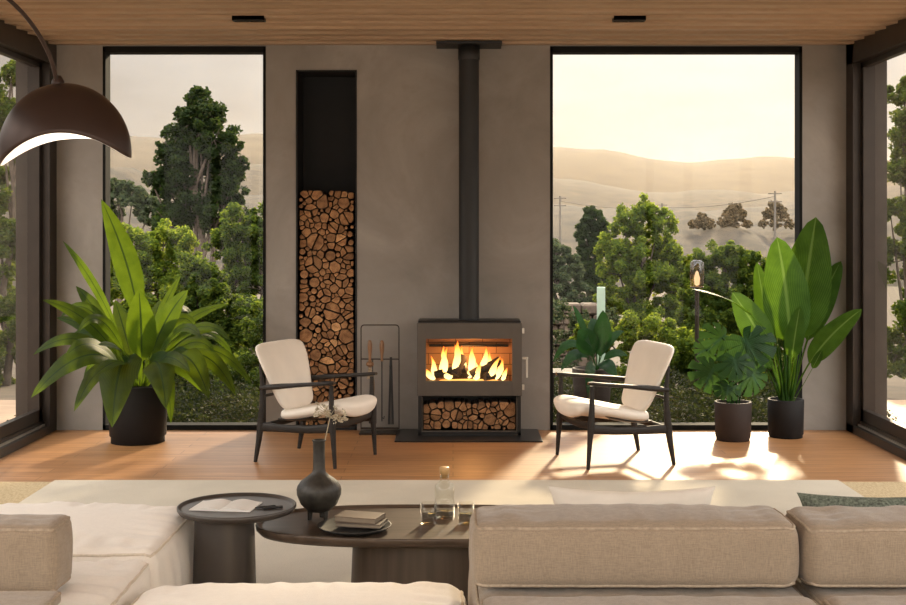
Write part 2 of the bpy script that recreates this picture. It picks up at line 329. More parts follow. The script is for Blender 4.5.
class MB:
    def __init__(s): s.v, s.f, s.m, s.uv, s.sm = [], [], [], [], []
    def add(s, vs, fs, mi=0, smooth=False, uvs=None):
        o = len(s.v); s.v += [Vector(x) for x in vs]
        s.f += [tuple(i + o for i in f) for f in fs]
        s.m += [mi] * len(fs); s.sm += [smooth] * len(fs)
        s.uv += list(uvs) if uvs else [(0.2, 0)] * len(vs)
        return s
    def box(s, lo, hi, r=0.0, mi=0, seg=2, mat=None):
        c = (Vector(lo) + Vector(hi)) / 2; d = [abs(hi[i] - lo[i]) for i in range(3)]
        if r <= 0:
            vs = [Vector((x * d[0] / 2, y * d[1] / 2, z * d[2] / 2)) for x in (-1, 1) for y in (-1, 1) for z in (-1, 1)]
            fs = [(0, 1, 3, 2), (4, 6, 7, 5), (0, 4, 5, 1), (2, 3, 7, 6), (0, 2, 6, 4), (1, 5, 7, 3)]
        else:
            bm = bmesh.new(); bmesh.ops.create_cube(bm, size=1)
            for q in bm.verts: q.co = Vector((q.co.x * d[0], q.co.y * d[1], q.co.z * d[2]))
            bmesh.ops.bevel(bm, geom=bm.edges[:], offset=r, segments=seg, profile=0.5, affect='EDGES')
            bm.verts.index_update(); vs = [q.co.copy() for q in bm.verts]; fs = [tuple(q.index for q in f.verts) for f in bm.faces]; bm.free()
        if mat is not None: vs = [mat @ q for q in vs]
        else: vs = [q + c for q in vs]
        return s.add(vs, fs, mi)
    def beam(s, p0, p1, a0, a1, ref=(0, 1, 0), mi=0, n=12, mid=None, power=3.0):
        """tapered rounded beam; a0/a1/mid = (half width, half depth)"""
        p0, p1 = Vector(p0), Vector(p1); st = [(0, a0), (1, a1)] if mid is None else [(0, a0), (mid[0], mid[1]), (1, a1)]
        return s.sweep([p0.lerp(p1, t) for t, _ in st], [a for _, a in st], ref, mi, n, power)
    def sweep(s, pts, sizes, ref=(0, 1, 0), mi=0, n=12, power=3.0):
        vs, fs = [], []; ref = Vector(ref); pts = [Vector(p) for p in pts]
        for i, p in enumerate(pts):
            t = pts[min(i + 1, len(pts) - 1)] - pts[max(i - 1, 0)]
            a, b = frame_of(t, ref)
            for k in range(n):
                th = 2 * PI * k / n; c, q = math.cos(th), math.sin(th)
                sc = (abs(c) ** power + abs(q) ** power) ** (-1 / power)
                vs.append(p + a * (c * sc * sizes[i][0]) + b * (q * sc * sizes[i][1]))
        for i in range(len(pts) - 1):
            for k in range(n):
                fs.append((i * n + k, i * n + (k + 1) % n, (i + 1) * n + (k + 1) % n, (i + 1) * n + k))
        s.add(vs[:n], [tuple(range(n - 1, -1, -1))], mi); s.add(vs[-n:], [tuple(range(n))], mi)
        return s.add(vs, fs, mi, True)
    def tube(s, pts, r, n=8, mi=0, closed=False, caps=True):
        pts = [Vector(p) for p in pts]; L = len(pts); vs, fs = [], []
        rr = r if isinstance(r, (list, tuple)) else [r] * L
        prev = None
        for i, p in enumerate(pts):
            t = (pts[(i + 1) % L] - pts[i - 1]) if closed else (pts[min(i + 1, L - 1)] - pts[max(i - 1, 0)])
            t.normalize()
            if prev is None: a, b = frame_of(t)
            else:
                a = prev - t * prev.dot(t); a.normalize(); b = a.cross(t)
            prev = a
            for k in range(n):
                th = 2 * PI * k / n; vs.append(p + (a * math.cos(th) + b * math.sin(th)) * rr[i])
        for i in range(L if closed else L - 1):
            j = (i + 1) % L
            for k in range(n): fs.append((i * n + k, j * n + k, j * n + (k + 1) % n, i * n + (k + 1) % n))
        if not closed and caps:
            s.add(vs[:n], [tuple(range(n))], mi); s.add(vs[-n:], [tuple(range(n - 1, -1, -1))], mi)
        return s.add(vs, fs, mi, True)
    def lathe(s, prof, c=(0, 0, 0), n=48, mi=0, axis='Z', sx=1.0, sy=1.0, smooth=True):
        vs, fs = [], []; c = Vector(c)
        for r, z in prof:
            for k in range(n):
                th = 2 * PI * k / n
                q = Vector((r * math.cos(th) * sx, r * math.sin(th) * sy, z))
                if axis == 'Y': q = Vector((q.x, q.z, q.y))
                if axis == 'X': q = Vector((q.z, q.x, q.y))
                vs.append(c + q)
        L = len(prof)
        for i in range(L - 1):
            for k in range(n): fs.append((i * n + k, i * n + (k + 1) % n, (i + 1) * n + (k + 1) % n, (i + 1) * n + k))
        if prof[0][0] > 1e-6: s.add(vs[:n], [tuple(range(n - 1, -1, -1))], mi)
        if prof[-1][0] > 1e-6: s.add(vs[-n:], [tuple(range(n))], mi)
        return s.add(vs, fs, mi, smooth)
    def grid(s, rows, mi=0, smooth=True, uvs=None, closed=False):
        n = len(rows[0]); vs = [p for r in rows for p in r]; fs = []
        for i in range(len(rows) - 1):
            for k in range(n if closed else n - 1):
                j = (k + 1) % n; fs.append((i * n + k, i * n + j, (i + 1) * n + j, (i + 1) * n + k))
        return s.add(vs, fs, mi, smooth, uvs)
    def build(s, name, mats, parent=None, origin=None, weld=False, recalc=True):
        me = bpy.data.meshes.new(name)
        off = Vector((0, 0, 0))
        if origin is not None: off = Vector(origin)
        elif parent is not None:
            p = parent
            while p is not None:
                off = off + Vector(p.location)
                if p.get('_local'): off = Vector((0, 0, 0)); break
                p = p.parent
        me.from_pydata([v - off for v in s.v], [], s.f)
        if not isinstance(mats, (list, tuple)): mats = [mats]
        for m in mats: me.materials.append(m)
        me.polygons.foreach_set('material_index', s.m)
        me.polygons.foreach_set('use_smooth', s.sm)
        if any(u != (0.2, 0) for u in s.uv[:2000]):
            ul = me.uv_layers.new(name='uv')
            idx = [0] * len(me.loops); me.loops.foreach_get('vertex_index', idx)
            flat = []
            for i in idx: flat += s.uv[i]
            ul.data.foreach_set('uv', flat)
        if weld or recalc:
            bm = bmesh.new(); bm.from_mesh(me)
            if weld: bmesh.ops.remove_doubles(bm, verts=bm.verts, dist=1e-5)
            if recalc: bmesh.ops.recalc_face_normals(bm, faces=bm.faces)
            bm.to_mesh(me); bm.free()
        me.update()
        o = bpy.data.objects.new(name, me); COL.objects.link(o)
        if parent is not None: o.parent = parent
        elif origin is not None: o.location = off
        return o

def tag(o, label=None, cat=None, group=None, kind=None):
    if label: o['label'] = label
    if cat: o['category'] = cat
    if group: o['group'] = group
    if kind: o['kind'] = kind
    return o
def thing(name, label, cat, loc=(0, 0, 0), rz=0.0, group=None, local=False):
    o = bpy.data.objects.new(name, None); COL.objects.link(o); o.empty_display_size = 0.1
    o.location = loc; o.rotation_euler = (0, 0, rz)
    if local: o['_local'] = 1
    return tag(o, label, cat, group)
def struct(name, mb, mats, **k):
    o = mb.build(name, mats, **k); o['kind'] = 'structure'; return o
def copy_tree(o, parent=None):
    c = o.copy(); COL.objects.link(c)
    if parent is not None: c.parent = parent
    for ch in list(o.children): copy_tree(ch, c)
    return c
def bez(a, b, c, n):
    out = []
    for i in range(n + 1):
        t = i / n; out.append(a * (1 - t) ** 2 + b * (2 * t * (1 - t)) + c * t * t)
    return out
def arc_pts(c, r, a0, a1, n, plane='XZ'):
    out = []
    for i in range(n + 1):
        a = a0 + (a1 - a0) * i / n; u, w = r * math.cos(a), r * math.sin(a)
        out.append(Vector(c) + (Vector((u, 0, w)) if plane == 'XZ' else Vector((u, w, 0)) if plane == 'XY' else Vector((0, u, w))))
    return out
# ------------------------------------------------------------------ room shell
WY = 9.81; XL, XR = -3.09, 3.065; H = 3.003; WT = 0.13
WLX = (-2.73, -1.459); WRX = (0.757, 2.722); WZ = (0.022, 2.98)
NX = (-1.225, -0.749); NZ = (0.0, 2.808)
m = MB().box((-3.5, -1.2, -0.12), (3.5, WY + 0.0, 0)); struct('floor', m, M['floor'])
m = MB()
def wb(x0, x1, z0, z1, y0=WY, y1=WY + WT): m.box((x0, y0, z0), (x1, y1, z1))
wb(XL - 0.02, WLX[0], 0, H + 0.1); wb(WLX[1], NX[0], 0, H + 0.1); wb(NX[1], WRX[0], 0, H + 0.1); wb(WRX[1], XR + 0.02, 0, H + 0.1)
wb(WLX[0], WLX[1], WZ[1], H + 0.1); wb(WRX[0], WRX[1], WZ[1], H + 0.1); wb(NX[0], NX[1], NZ[1], H + 0.1)
wb(WLX[0], WLX[1], -0.15, WZ[0] - 0.001); wb(WRX[0], WRX[1], -0.15, WZ[0] - 0.001)
struct('wall_back', m, M['concrete'])
# log niche lining
m = MB(); t = 0.012
m.box((NX[0] + .001, WY - 0.006, 0), (NX[0] + t, WY + .40, NZ[1])); m.box((NX[1] - t, WY - 0.006, 0), (NX[1] - .001, WY + .40, NZ[1]))
m.box((NX[0] + .001, WY - 0.006, NZ[1] - t), (NX[1] - .001, WY + .40, NZ[1] - .001)); m.box((NX[0] + .001, WY - 0.006, 0.001), (NX[1] - .001, WY + .40, 0.03))
m.box((NX[0] + .001, WY + .38, 0), (NX[1] - .001, WY + .40, NZ[1]))
tag(m.build('log_niche_liner', M['niche'], origin=(-0.987, WY, 0)), 'tall black steel lined niche in the concrete wall holding firewood', 'niche')
# ceiling of overlapping boards
m = MB(); y = -1.2; P = 0.235
prof = []
while y < WY:
    y2 = min(y + P, WY); prof += [Vector((0, y, H - 0.019)), Vector((0, y2, H))]; y = y2
rows = [[Vector((-3.5, p.y, p.z)), Vector((3.5, p.y, p.z))] for p in prof]
m.grid(rows, smooth=False); m.box((-3.5, -1.2, H + 0.02), (3.5, WY, H + 0.14))
struct('ceiling', m, M['ceiling'], recalc=False)
# fixed windows
def window(n, wx):
    x0, x1 = wx; z0, z1 = WZ
    m = MB(); y0, y1 = WY - 0.004, WY + 0.135; f = 0.022
    m.box((x0, y0, z0 - 0.02), (x0 + f, y1, z1)); m.box((x1 - f, y0, z0 - 0.02), (x1, y1, z1))
    m.box((x0, y0, z1 - 0.035), (x1, y1, z1 + 0.012)); m.box((x0, y0, 0.0), (x1, y1, z0 + 0.018))
    o = struct('window_%d' % n, m, M['window_frame'])
    g = MB(); g.add([(x0 + f, WY + 0.11, z0 + .018), (x1 - f, WY + 0.11, z0 + .018), (x1 - f, WY + 0.11, z1 - .035), (x0 + f, WY + 0.11, z1 - .035)], [(0, 1, 2, 3)])
    g.build('pane', M['pane'], o)
window(1, WLX); window(2, WRX)
# side glazing
def side(n, x, sg):
    m = MB(); xo = x + sg * 0.16
    def b(xa, xb, y0, y1, z0, z1, mi=0): m.box((min(xa, xb), y0, z0), (max(xa, xb), y1, z1), mi=mi)
    b(x, xo, -1.2, WY, 2.84, H + 0.1)                      # header
    b(x, x + sg * 0.05, -1.2, WY, 0, 0.06); b(x + sg * 0.05, x + sg * 0.10, -1.2, WY, 0, 0.10); b(x + sg * 0.10, xo, -1.2, WY, 0, 0.13)
    b(x + sg * 0.035, x + sg * 0.05, -1.2, WY, 0.06, 0.075, 1); b(x + sg * 0.085, x + sg * 0.10, -1.2, WY, 0.10, 0.112, 1)
    b(x, xo + sg * 0.1, WY - 0.17, WY + 0.02, 0, H)        # corner post
    for yp in (6.3, 3.0, -0.3): b(x + sg * 0.03, x + sg * 0.12, yp - 0.06, yp + 0.06, 0, H)
    o = struct('wall_%s' % ('left' if sg < 0 else 'right'), m, [M['frame'], M['frame_light']])
    for k, (a, c) in enumerate(((6.36, WY - 0.17), (3.06, 6.24), (-0.24, 2.94))):
        r = MB(); xr = x + sg * 0.06
        r.box((min(xr, xr + sg * .05), a, 0.10), (max(xr, xr + sg * .05), c, 0.19)); r.box((min(xr, xr + sg * .05), a, 2.80), (max(xr, xr + sg * .05), c, 2.86))
        r.box((min(xr, xr + sg * .05), c - 0.06, 0.10), (max(xr, xr + sg * .05), c, 2.86)); r.box((min(xr, xr + sg * .05), a, 0.10), (max(xr, xr + sg * .05), a + 0.06, 2.86))
        d = struct('door_%d' % (k + (1 if sg < 0 else 4)), r, M['frame'])
        xg = x + sg * 0.085
        g = MB(); g.add([(xg, a + .05, .18), (xg, c - .05, .18), (xg, c - .05, 2.81), (xg, a + .05, 2.81)], [(0, 1, 2, 3)])
        g.build('pane', M['pane_side'], d)
side(1, XL, -1); side(2, XR, 1)

# outside: ground, decks, hills
import math as _m
def gz(x, y):
    d = max(0, y - 11.5)
    return -0.12 - 0.02 * min(d, 4) - 0.10 * max(0, min(d - 4, 120)) - 0.02 * max(0, d - 124) * 0.2
ys = [10.23, 11, 12, 13, 14.5, 16, 18, 21, 25, 30, 40, 60, 90, 130, 200, 320, 500]
xs = [-400, -200, -100, -50, -25, -14, -9, -6, -4, -2, 0, 2, 4, 6, 9, 14, 25, 50, 100, 200, 400]
m = MB(); m.grid([[Vector((x, y, gz(x, y) + (0.06 * mnoise.noise(Vector((x * .7, y * .7, 0))) if y < 50 else 0))) for x in xs] for y in ys])
struct('ground', m, M['soil_out'])
for n, sg in ((1, -1), (2, 1)):
    m = MB(); m.box((sg * 3.3 if sg > 0 else -6.3, -1.2, -0.2), (6.3 if sg > 0 else -3.3, 12.0, -0.06))
    struct('trim_%d' % n, m, M['deck'])
    m = MB(); m.box((sg * 6.3 if sg > 0 else -60, -20, -0.4), (60 if sg > 0 else -6.3, 12.0, -0.3))
    struct('ground_%s' % ('left' if sg < 0 else 'right'), m, M['soil_out'])
def hill(name, Y, prof, back, mat, base_z, rough):
    """terrain rising from base at Y-back to a crest line; prof: list of (px, py) of the crest"""
    m = MB(); rows = []
    pxs = [i * 14 - 300 for i in range(110)]
    def crest(px):
        if px <= prof[0][0]: return prof[0][1]
        for (a, b), (c, d) in zip(prof, prof[1:]):
            if px <= c:
                t = (px - a) / (c - a); t = t * t * (3 - 2 * t); return b + (d - b) * t
        return prof[-1][1]
    for j in range(13):
        t = j / 10; y = Y - back * (1 - t); row = []
        for px in pxs:
            c = at(px, crest(px), Y); k = math.sin(min(t, 1) * PI / 2) if t <= 1 else 1 - (t - 1) * 0.8
            z = base_z + (c.z - base_z) * k + rough * mnoise.noise(Vector((px * .03, y * .004, 3.1))) * min(1, (1.1 - t) * 3 + .25)
            row.append(Vector(((px - 453) / F * Y, y, z)))
        rows.append(row)
    m.grid(rows); return struct(name, m, mat)
M['hill_far'] = simple('dry_hill', (0.040, 0.029, 0.017), 1.0, 0, var=0.35, scale=0.02)
M['hill_near'] = simple('wooded_hill', (0.030, 0.021, 0.011), 1.0, 0, var=0.85, scale=0.10)
hill('hills', 2600, [(-300, 120), (60, 138), (110, 134), (150, 138), (200, 142), (266, 135), (400, 160), (520, 152), (552, 149), (590, 150), (640, 159), (680, 164), (720, 160), (760, 158), (820, 162), (1200, 150)], 900, M['hill_far'], -60, 4)
hill('hills_middle', 1300, [(-300, 165), (100, 170), (200, 176), (266, 165), (420, 176), (520, 172), (552, 178), (600, 186), (650, 194), (700, 190), (760, 194), (820, 188), (1200, 170)], 500, M['hill_near'], -50, 3)
hill('hills_near', 520, [(-300, 186), (100, 182), (118, 170), (140, 168), (160, 186), (266, 196), (420, 205), (552, 205), (600, 210), (650, 206), (700, 212), (760, 206), (820, 205), (1200, 200)], 260, M['hill_near'], -26, 2.5)

# valley haze
s = N('valley_haze')
vs_ = s.add('ShaderNodeVolumeScatter', {'Color': (0.165, 0.132, 0.092, 1), 'Density': 0.00036, 'Anisotropy': 0.64})
s.l.new(vs_.outputs[0], s.out.inputs['Volume'])
m = MB(); m.box((-1600, 60, -120), (2200, 3200, 150))
hz = m.build('haze', s.m); tag(hz, 'golden haze lying over the valley between the hills', 'haze', kind='stuff')
# ------------------------------------------------------------------ garden
def crown(name, parent, blobs, leaf, count, mat, seed, inner=0.25, sub=30):
    """leaves gathered in clumps on the surface of each blob (world centre, radius)"""
    rnd = random.Random(seed); V, Fc = [], []
    tot = sum(r * r for _, r in blobs); off = Vector((0, 0, 0)); p = parent
    while p is not None: off += Vector(p.location); p = p.parent
    ga = rnd.gauss; un = rnd.uniform
    for c, r in blobs:
        cl = []
        for _ in range(sub):
            d = Vector((ga(0, 1), ga(0, 1), ga(0, 1) + .25)).normalized(); cl.append((c + d * r * un(.35, 1.0) - off, r * un(.16, .34)))
        n = int(1.6 * count * r * r / tot)
        for _ in range(n):
            q, rr = cl[int(rnd.random() * sub)]
            d = Vector((ga(0, 1), ga(0, 1), ga(0, 1))).normalized()
            pp = q + d * rr * (rnd.random() ** 0.4)
            a = Vector((ga(0, 1), ga(0, 1), ga(0, .6) - .2)).normalized(); b = a.cross(Vector((ga(0, 1), ga(0, 1), ga(0, 1)))).normalized()
            L = leaf * .8 * un(.6, 1.35); i = len(V)
            V += [pp - a * L * .5, pp + b * L * .28, pp + a * L * .5, pp - b * L * .28]; Fc.append((i, i + 1, i + 2, i + 3))
    me = bpy.data.meshes.new(name); me.from_pydata(V, [], Fc); me.materials.append(mat); me.update()
    o = bpy.data.objects.new(name, me); COL.objects.link(o); o.parent = parent; return o
def tree(name, label, cat, Y, blobs, leaf, count, mat, seed, base=None, group=None, branches=6, trunk=0.03, gr=None):
    """blobs in (px, py, radius px, depth offset)"""
    rnd = random.Random(seed * 7 + 1)
    B = [(at(px, py, Y) + Vector((0, dy, 0)), rp / F * Y) for px, py, rp, dy in blobs]
    bx = base if base is not None else blobs[0][0]
    g = at(bx, 300, Y); gzv = gz(g.x, Y) - 0.03 if gr is None else gr
    root = thing(name, label, cat, (g.x, Y, gzv), group=group)
    crown('foliage', root, B, leaf, count, mat, seed)
    m = MB(); top = max(B, key=lambda q: q[0].z)[0]; b0 = Vector((g.x, Y, gzv))
    pts = [b0.lerp(top, t / 6) + Vector((rnd.uniform(-1, 1), 0, 0)) * trunk * 1.2 * (0 < t < 6) for t in range(7)]
    m.tube(pts, [trunk * (1 - .13 * t) for t in range(7)], 7)
    for c, r in B:
        j = min(5, max(1, int(rnd.uniform(1, 5)))); p0 = pts[j]
        if c.z < p0.z: p0 = pts[1]
        m.tube(bez(p0, p0.lerp(c, .5) + Vector((0, 0, -.1 * r)), c, 5), [trunk * .5, trunk * .42, trunk * .36, trunk * .28, trunk * .2, trunk * .1], 5)
        for _ in range(branches):
            d = Vector((rnd.gauss(0, 1), rnd.gauss(0, 1), rnd.gauss(0, 1) + .5)).normalized()
            m.tube([c - d * .0, c + d * r * .85], [trunk * .16, trunk * .05], 4)
    m.build('trunk', M['bark'], root, recalc=False)
    return root
# beyond the left window
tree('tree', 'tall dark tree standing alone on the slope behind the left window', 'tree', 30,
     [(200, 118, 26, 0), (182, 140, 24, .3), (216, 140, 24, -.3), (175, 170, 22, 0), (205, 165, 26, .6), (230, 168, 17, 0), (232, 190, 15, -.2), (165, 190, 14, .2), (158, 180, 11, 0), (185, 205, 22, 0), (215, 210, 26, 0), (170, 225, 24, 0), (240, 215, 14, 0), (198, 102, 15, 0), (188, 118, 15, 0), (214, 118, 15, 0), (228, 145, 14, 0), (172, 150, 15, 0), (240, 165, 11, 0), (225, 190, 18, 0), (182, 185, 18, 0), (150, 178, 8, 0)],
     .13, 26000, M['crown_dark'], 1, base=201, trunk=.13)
tree('shrub', 'bright leafy shrub behind the strap leaved plant, left window', 'shrub', 14.5,
     [(132, 250, 26, 0), (160, 245, 24, .2), (180, 248, 20, 0), (120, 285, 26, 0), (150, 285, 30, 0), (178, 280, 24, 0), (150, 320, 40, 0)], .062, 20000, M['crown_bright'], 2, base=150, trunk=.03)
tree('tree', 'rounded green tree at the right edge of the left window', 'tree', 18,
     [(240, 222, 22, 0), (258, 235, 22, 0), (225, 245, 20, 0), (248, 262, 26, 0), (262, 290, 26, 0), (235, 285, 22, 0), (270, 215, 14, 0), (280, 260, 24, 0)], .075, 18000, M['crown_mid'], 3, base=250, trunk=.05)
tree('shrub', 'large olive green shrub filling the middle of the left window', 'shrub', 13.2,
     [(195, 275, 22, 0), (212, 290, 24, 0), (225, 318, 28, 0), (190, 310, 30, 0), (205, 345, 34, 0), (236, 355, 28, 0), (170, 345, 32, 0), (250, 320, 26, 0)], .055, 34000, M['crown_mid'], 4, base=205, trunk=.035)
tree('shrub', 'low shadowy shrub against the bottom of the left window', 'shrub', 12.0,
     [(140, 370, 34, 0), (185, 385, 34, .1), (225, 385, 34, 0), (255, 370, 30, 0), (110, 350, 30, 0), (262, 330, 24, .2), (200, 410, 26, -.4), (235, 412, 26, -.4), (258, 405, 24, -.3), (165, 412, 24, -.3)], .045, 40000, M['crown_mid'], 5, base=200, trunk=.03)
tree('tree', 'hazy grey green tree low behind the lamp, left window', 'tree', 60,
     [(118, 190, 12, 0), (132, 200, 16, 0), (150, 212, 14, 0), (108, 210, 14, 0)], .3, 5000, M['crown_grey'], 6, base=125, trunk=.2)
# beyond the right window
tree('tree', 'small dark round tree standing left of the bright tree, right window', 'tree', 24,
     [(594, 218, 14, 0), (586, 232, 12, 0), (602, 234, 12, 0), (592, 250, 16, 0), (585, 272, 16, 0), (600, 285, 18, 0)], .10, 11000, M['crown_dark'], 7, base=593, trunk=.06)
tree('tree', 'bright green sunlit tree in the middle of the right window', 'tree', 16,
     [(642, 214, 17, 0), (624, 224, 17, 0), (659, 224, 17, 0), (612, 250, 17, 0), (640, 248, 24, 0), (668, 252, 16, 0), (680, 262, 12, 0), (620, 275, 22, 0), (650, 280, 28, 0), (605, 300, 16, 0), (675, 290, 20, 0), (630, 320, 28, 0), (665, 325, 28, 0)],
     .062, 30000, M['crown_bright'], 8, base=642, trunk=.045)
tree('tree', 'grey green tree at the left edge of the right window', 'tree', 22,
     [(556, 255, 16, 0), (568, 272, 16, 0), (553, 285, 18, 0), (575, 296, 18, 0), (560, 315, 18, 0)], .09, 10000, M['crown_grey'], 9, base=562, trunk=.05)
tree('shrub', 'leafy green shrub behind the banana plant in the right window', 'shrub', 14.5,
     [(700, 265, 16, 0), (722, 258, 18, 0), (745, 262, 18, 0), (712, 290, 22, 0), (740, 292, 24, 0), (768, 280, 22, 0), (790, 300, 24, 0), (720, 325, 28, 0), (755, 330, 28, 0), (690, 300, 14, 0), (700, 330, 24, 0)],
     .058, 32000, M['crown_mid'], 10, base=730, trunk=.04)
tree('shrub', 'low olive shrub behind the right armchair outside the glass', 'shrub', 12.4,
     [(640, 345, 30, 0), (675, 350, 30, 0), (700, 370, 30, 0), (655, 385, 28, 0), (610, 340, 18, .5), (625, 390, 26, 0), (690, 405, 22, -.2), (650, 410, 24, -.3)], .045, 34000, M['crown_bright'], 11, base=665, trunk=.025)
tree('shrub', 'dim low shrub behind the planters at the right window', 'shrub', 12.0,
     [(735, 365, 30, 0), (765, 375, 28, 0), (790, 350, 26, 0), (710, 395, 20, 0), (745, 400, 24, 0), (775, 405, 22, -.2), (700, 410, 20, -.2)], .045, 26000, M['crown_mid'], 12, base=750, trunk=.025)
tree('shrub', 'yellowish bush in front of the low stone wall outside', 'shrub', 12.6,
     [(588, 330, 13, 0), (600, 345, 12, 0), (575, 345, 10, 0)], .05, 4500, M['crown_bright'], 13, base=590, trunk=.02)
# ground cover against the house
def cover(label, x0, x1, seed):
    rnd = random.Random(seed); V, Fc = [], []
    for _ in range(30000):
        x = rnd.uniform(x0, x1); y = 10.15 + 2.6 * rnd.random() ** 1.3
        hmax = .14 + .16 * (.5 + mnoise.noise(Vector((x * 2.2, y * 2.2, seed)))) + .05 * (y - 10)
        z = -.14 + max(.03, hmax) * rnd.random() ** .7
        p = Vector((x, y, z)); a = Vector((rnd.gauss(0, 1), rnd.gauss(0, 1), rnd.gauss(0, .6))).normalized(); b = a.cross(Vector((rnd.gauss(0, 1), rnd.gauss(0, 1), rnd.gauss(0, 1)))).normalized(); L = rnd.uniform(.018, .045); i = len(V)
        V += [p - a * L * .5, p + b * L * .3, p + a * L * .5, p - b * L * .3]; Fc.append((i, i + 1, i + 2, i + 3))
    me = bpy.data.meshes.new('undergrowth'); me.from_pydata(V, [], Fc); me.materials.append(M['crown_low']); me.update()
    o = bpy.data.objects.new('undergrowth', me); COL.objects.link(o); tag(o, label, 'undergrowth', kind='stuff')
cover('low leafy undergrowth along the foot of the left window', -3.6, -1.0, 3)
cover('low leafy undergrowth along the foot of the right window', .5, 3.6, 8)
tree('shrub', 'thin grey green bush growing over the low stone wall', 'shrub', 14.6,
     [(560, 312, 14, 0), (580, 322, 14, 0), (560, 340, 14, 0), (585, 350, 14, 0), (562, 372, 16, 0), (590, 385, 16, 0), (610, 318, 12, 0)], .05, 4200, M['crown_grey'], 31, base=575, trunk=.02)
# beyond the side doors
tree('tree', 'tall tree outside the right glass wall', 'tree', 13,
     [(905, 95, 18, 0), (915, 130, 26, 0), (900, 170, 20, 0), (915, 215, 28, 0), (905, 260, 26, 0), (925, 310, 34, 0), (900, 350, 26, 0), (890, 210, 12, 0), (940, 240, 50, 0)], .06, 30000, M['crown_mid'], 14, base=915, trunk=.05, gr=-.35)
tree('tree', 'tall tree outside the left glass wall', 'tree', 14,
     [(12, 75, 14, 0), (0, 110, 26, 0), (18, 150, 16, 0), (-5, 190, 30, 0), (10, 240, 24, 0), (-10, 290, 34, 0), (15, 320, 24, 0), (-10, 360, 34, 0)], .06, 26000, M['crown_mid'], 15, base=5, trunk=.05, gr=-.35)
tree('tree', 'broad green tree further left beyond the left glass wall', 'tree', 20,
     [(-150, 200, 60, 0), (-90, 240, 50, 0), (-190, 260, 60, 0), (-120, 300, 60, 0)], .10, 9000, M['crown_mid'], 41, base=-130, trunk=.12, gr=-.9)
# hazy silhouettes on the plain
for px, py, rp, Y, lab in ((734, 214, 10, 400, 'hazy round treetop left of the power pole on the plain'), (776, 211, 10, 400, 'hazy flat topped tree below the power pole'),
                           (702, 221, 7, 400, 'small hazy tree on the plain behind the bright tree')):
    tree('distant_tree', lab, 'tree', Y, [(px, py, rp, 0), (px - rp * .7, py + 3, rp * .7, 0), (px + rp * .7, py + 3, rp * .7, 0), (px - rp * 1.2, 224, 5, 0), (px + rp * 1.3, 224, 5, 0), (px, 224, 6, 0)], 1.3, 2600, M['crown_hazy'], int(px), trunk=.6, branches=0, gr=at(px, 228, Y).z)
def pole(px, ptop, pbot, Y, label):
    a, b = at(px, pbot, Y), at(px, ptop, Y); a.z = gz(a.x, Y) - .1; w = 8.0
    m = MB(); m.tube([a, b], [.35, .2], 6)
    r = thing('power_pole', label, 'power pole', a, group='power poles on the plain'); m.build('mast', M['pylon'], r)
    for k in (.5, 2.0): MB().box((a.x - .16 * w, Y - .15, b.z - k - .1), (a.x + .16 * w, Y + .15, b.z - k + .1)).build('crossarm', M['pylon'], r)
    return b
tp = [pole(560, 196, 230, 260, 'power pole nearest the left edge of the right window'), pole(662, 203, 232, 300, 'power pole between the bright tree and the pale haze'), pole(775, 191, 226, 240, 'power pole beside the flat topped hazy tree')]
for a, b in zip(tp, tp[1:]):
    mid = (a + b) / 2 - Vector((0, 0, 1.6)); m = MB(); m.tube(bez(a - Vector((0, 0, 1)), mid * 1.0 - Vector((0, 0, 1)), b - Vector((0, 0, 1)), 12), .07, 4)
    tag(m.build('power_line', M['pylon']), 'thin power line %s' % ('left of the middle pole' if a is tp[0] else 'right of the middle pole'), 'power line')
# low stone wall and a bar built for a pane edge reflected in the window
a = at(545, 300, 15.5); m = MB()
rnd = random.Random(4)
for r_ in range(10):
    x = a.x - 1.2
    while x < at(600, 300, 15.5).x:
        w_ = rnd.uniform(.10, .45); m.box((x, 15.5 + rnd.uniform(-.04, .04), -.65 + r_ * .13), (x + w_ - .006, 15.9, -.65 + r_ * .13 + .126), .02, seg=1); x += w_
tag(m.build('stone_wall', M['stone'], origin=(1.6, 15.7, -.6)), 'low brown stone garden wall left of the shrubs, right window', 'stone wall')
def fin(px0, px1, p0, p1, Y, lab):
    lo, hi = at(px0, p1, Y), at(px1, p0, Y)
    m = MB(); m.box((lo.x, Y - .02, lo.z), (hi.x, Y + .02, hi.z), .004)
    tag(m.build('edge_reflection_bar', M['edge_reflection'], origin=((lo.x + hi.x) / 2, Y, lo.z)), lab, 'glass fin')
fin(597, 605, 287, 372, 11.3, 'pale green pane edge reflection, built as a bar behind the terrace plant')
# lamp reflected in the window glass, built as an outdoor lamp
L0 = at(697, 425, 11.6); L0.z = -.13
r = thing('window_lamp_reflection', 'glowing lamp reflection in the right window, built as a glass lamp on a post', 'lantern', L0)
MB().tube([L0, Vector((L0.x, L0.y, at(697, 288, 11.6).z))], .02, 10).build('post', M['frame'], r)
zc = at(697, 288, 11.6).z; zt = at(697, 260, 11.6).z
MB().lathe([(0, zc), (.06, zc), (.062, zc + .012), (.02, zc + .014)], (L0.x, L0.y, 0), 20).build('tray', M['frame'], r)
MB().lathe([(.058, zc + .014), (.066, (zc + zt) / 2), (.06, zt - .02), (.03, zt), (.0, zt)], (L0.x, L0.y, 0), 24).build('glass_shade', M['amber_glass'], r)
MB().lathe([(0, zc + .02), (.022, zc + .03), (.028, zc + .09), (.012, zc + .15), (0, zc + .16)], (L0.x, L0.y, 0), 16).build('bulb', M['bulb'], r)

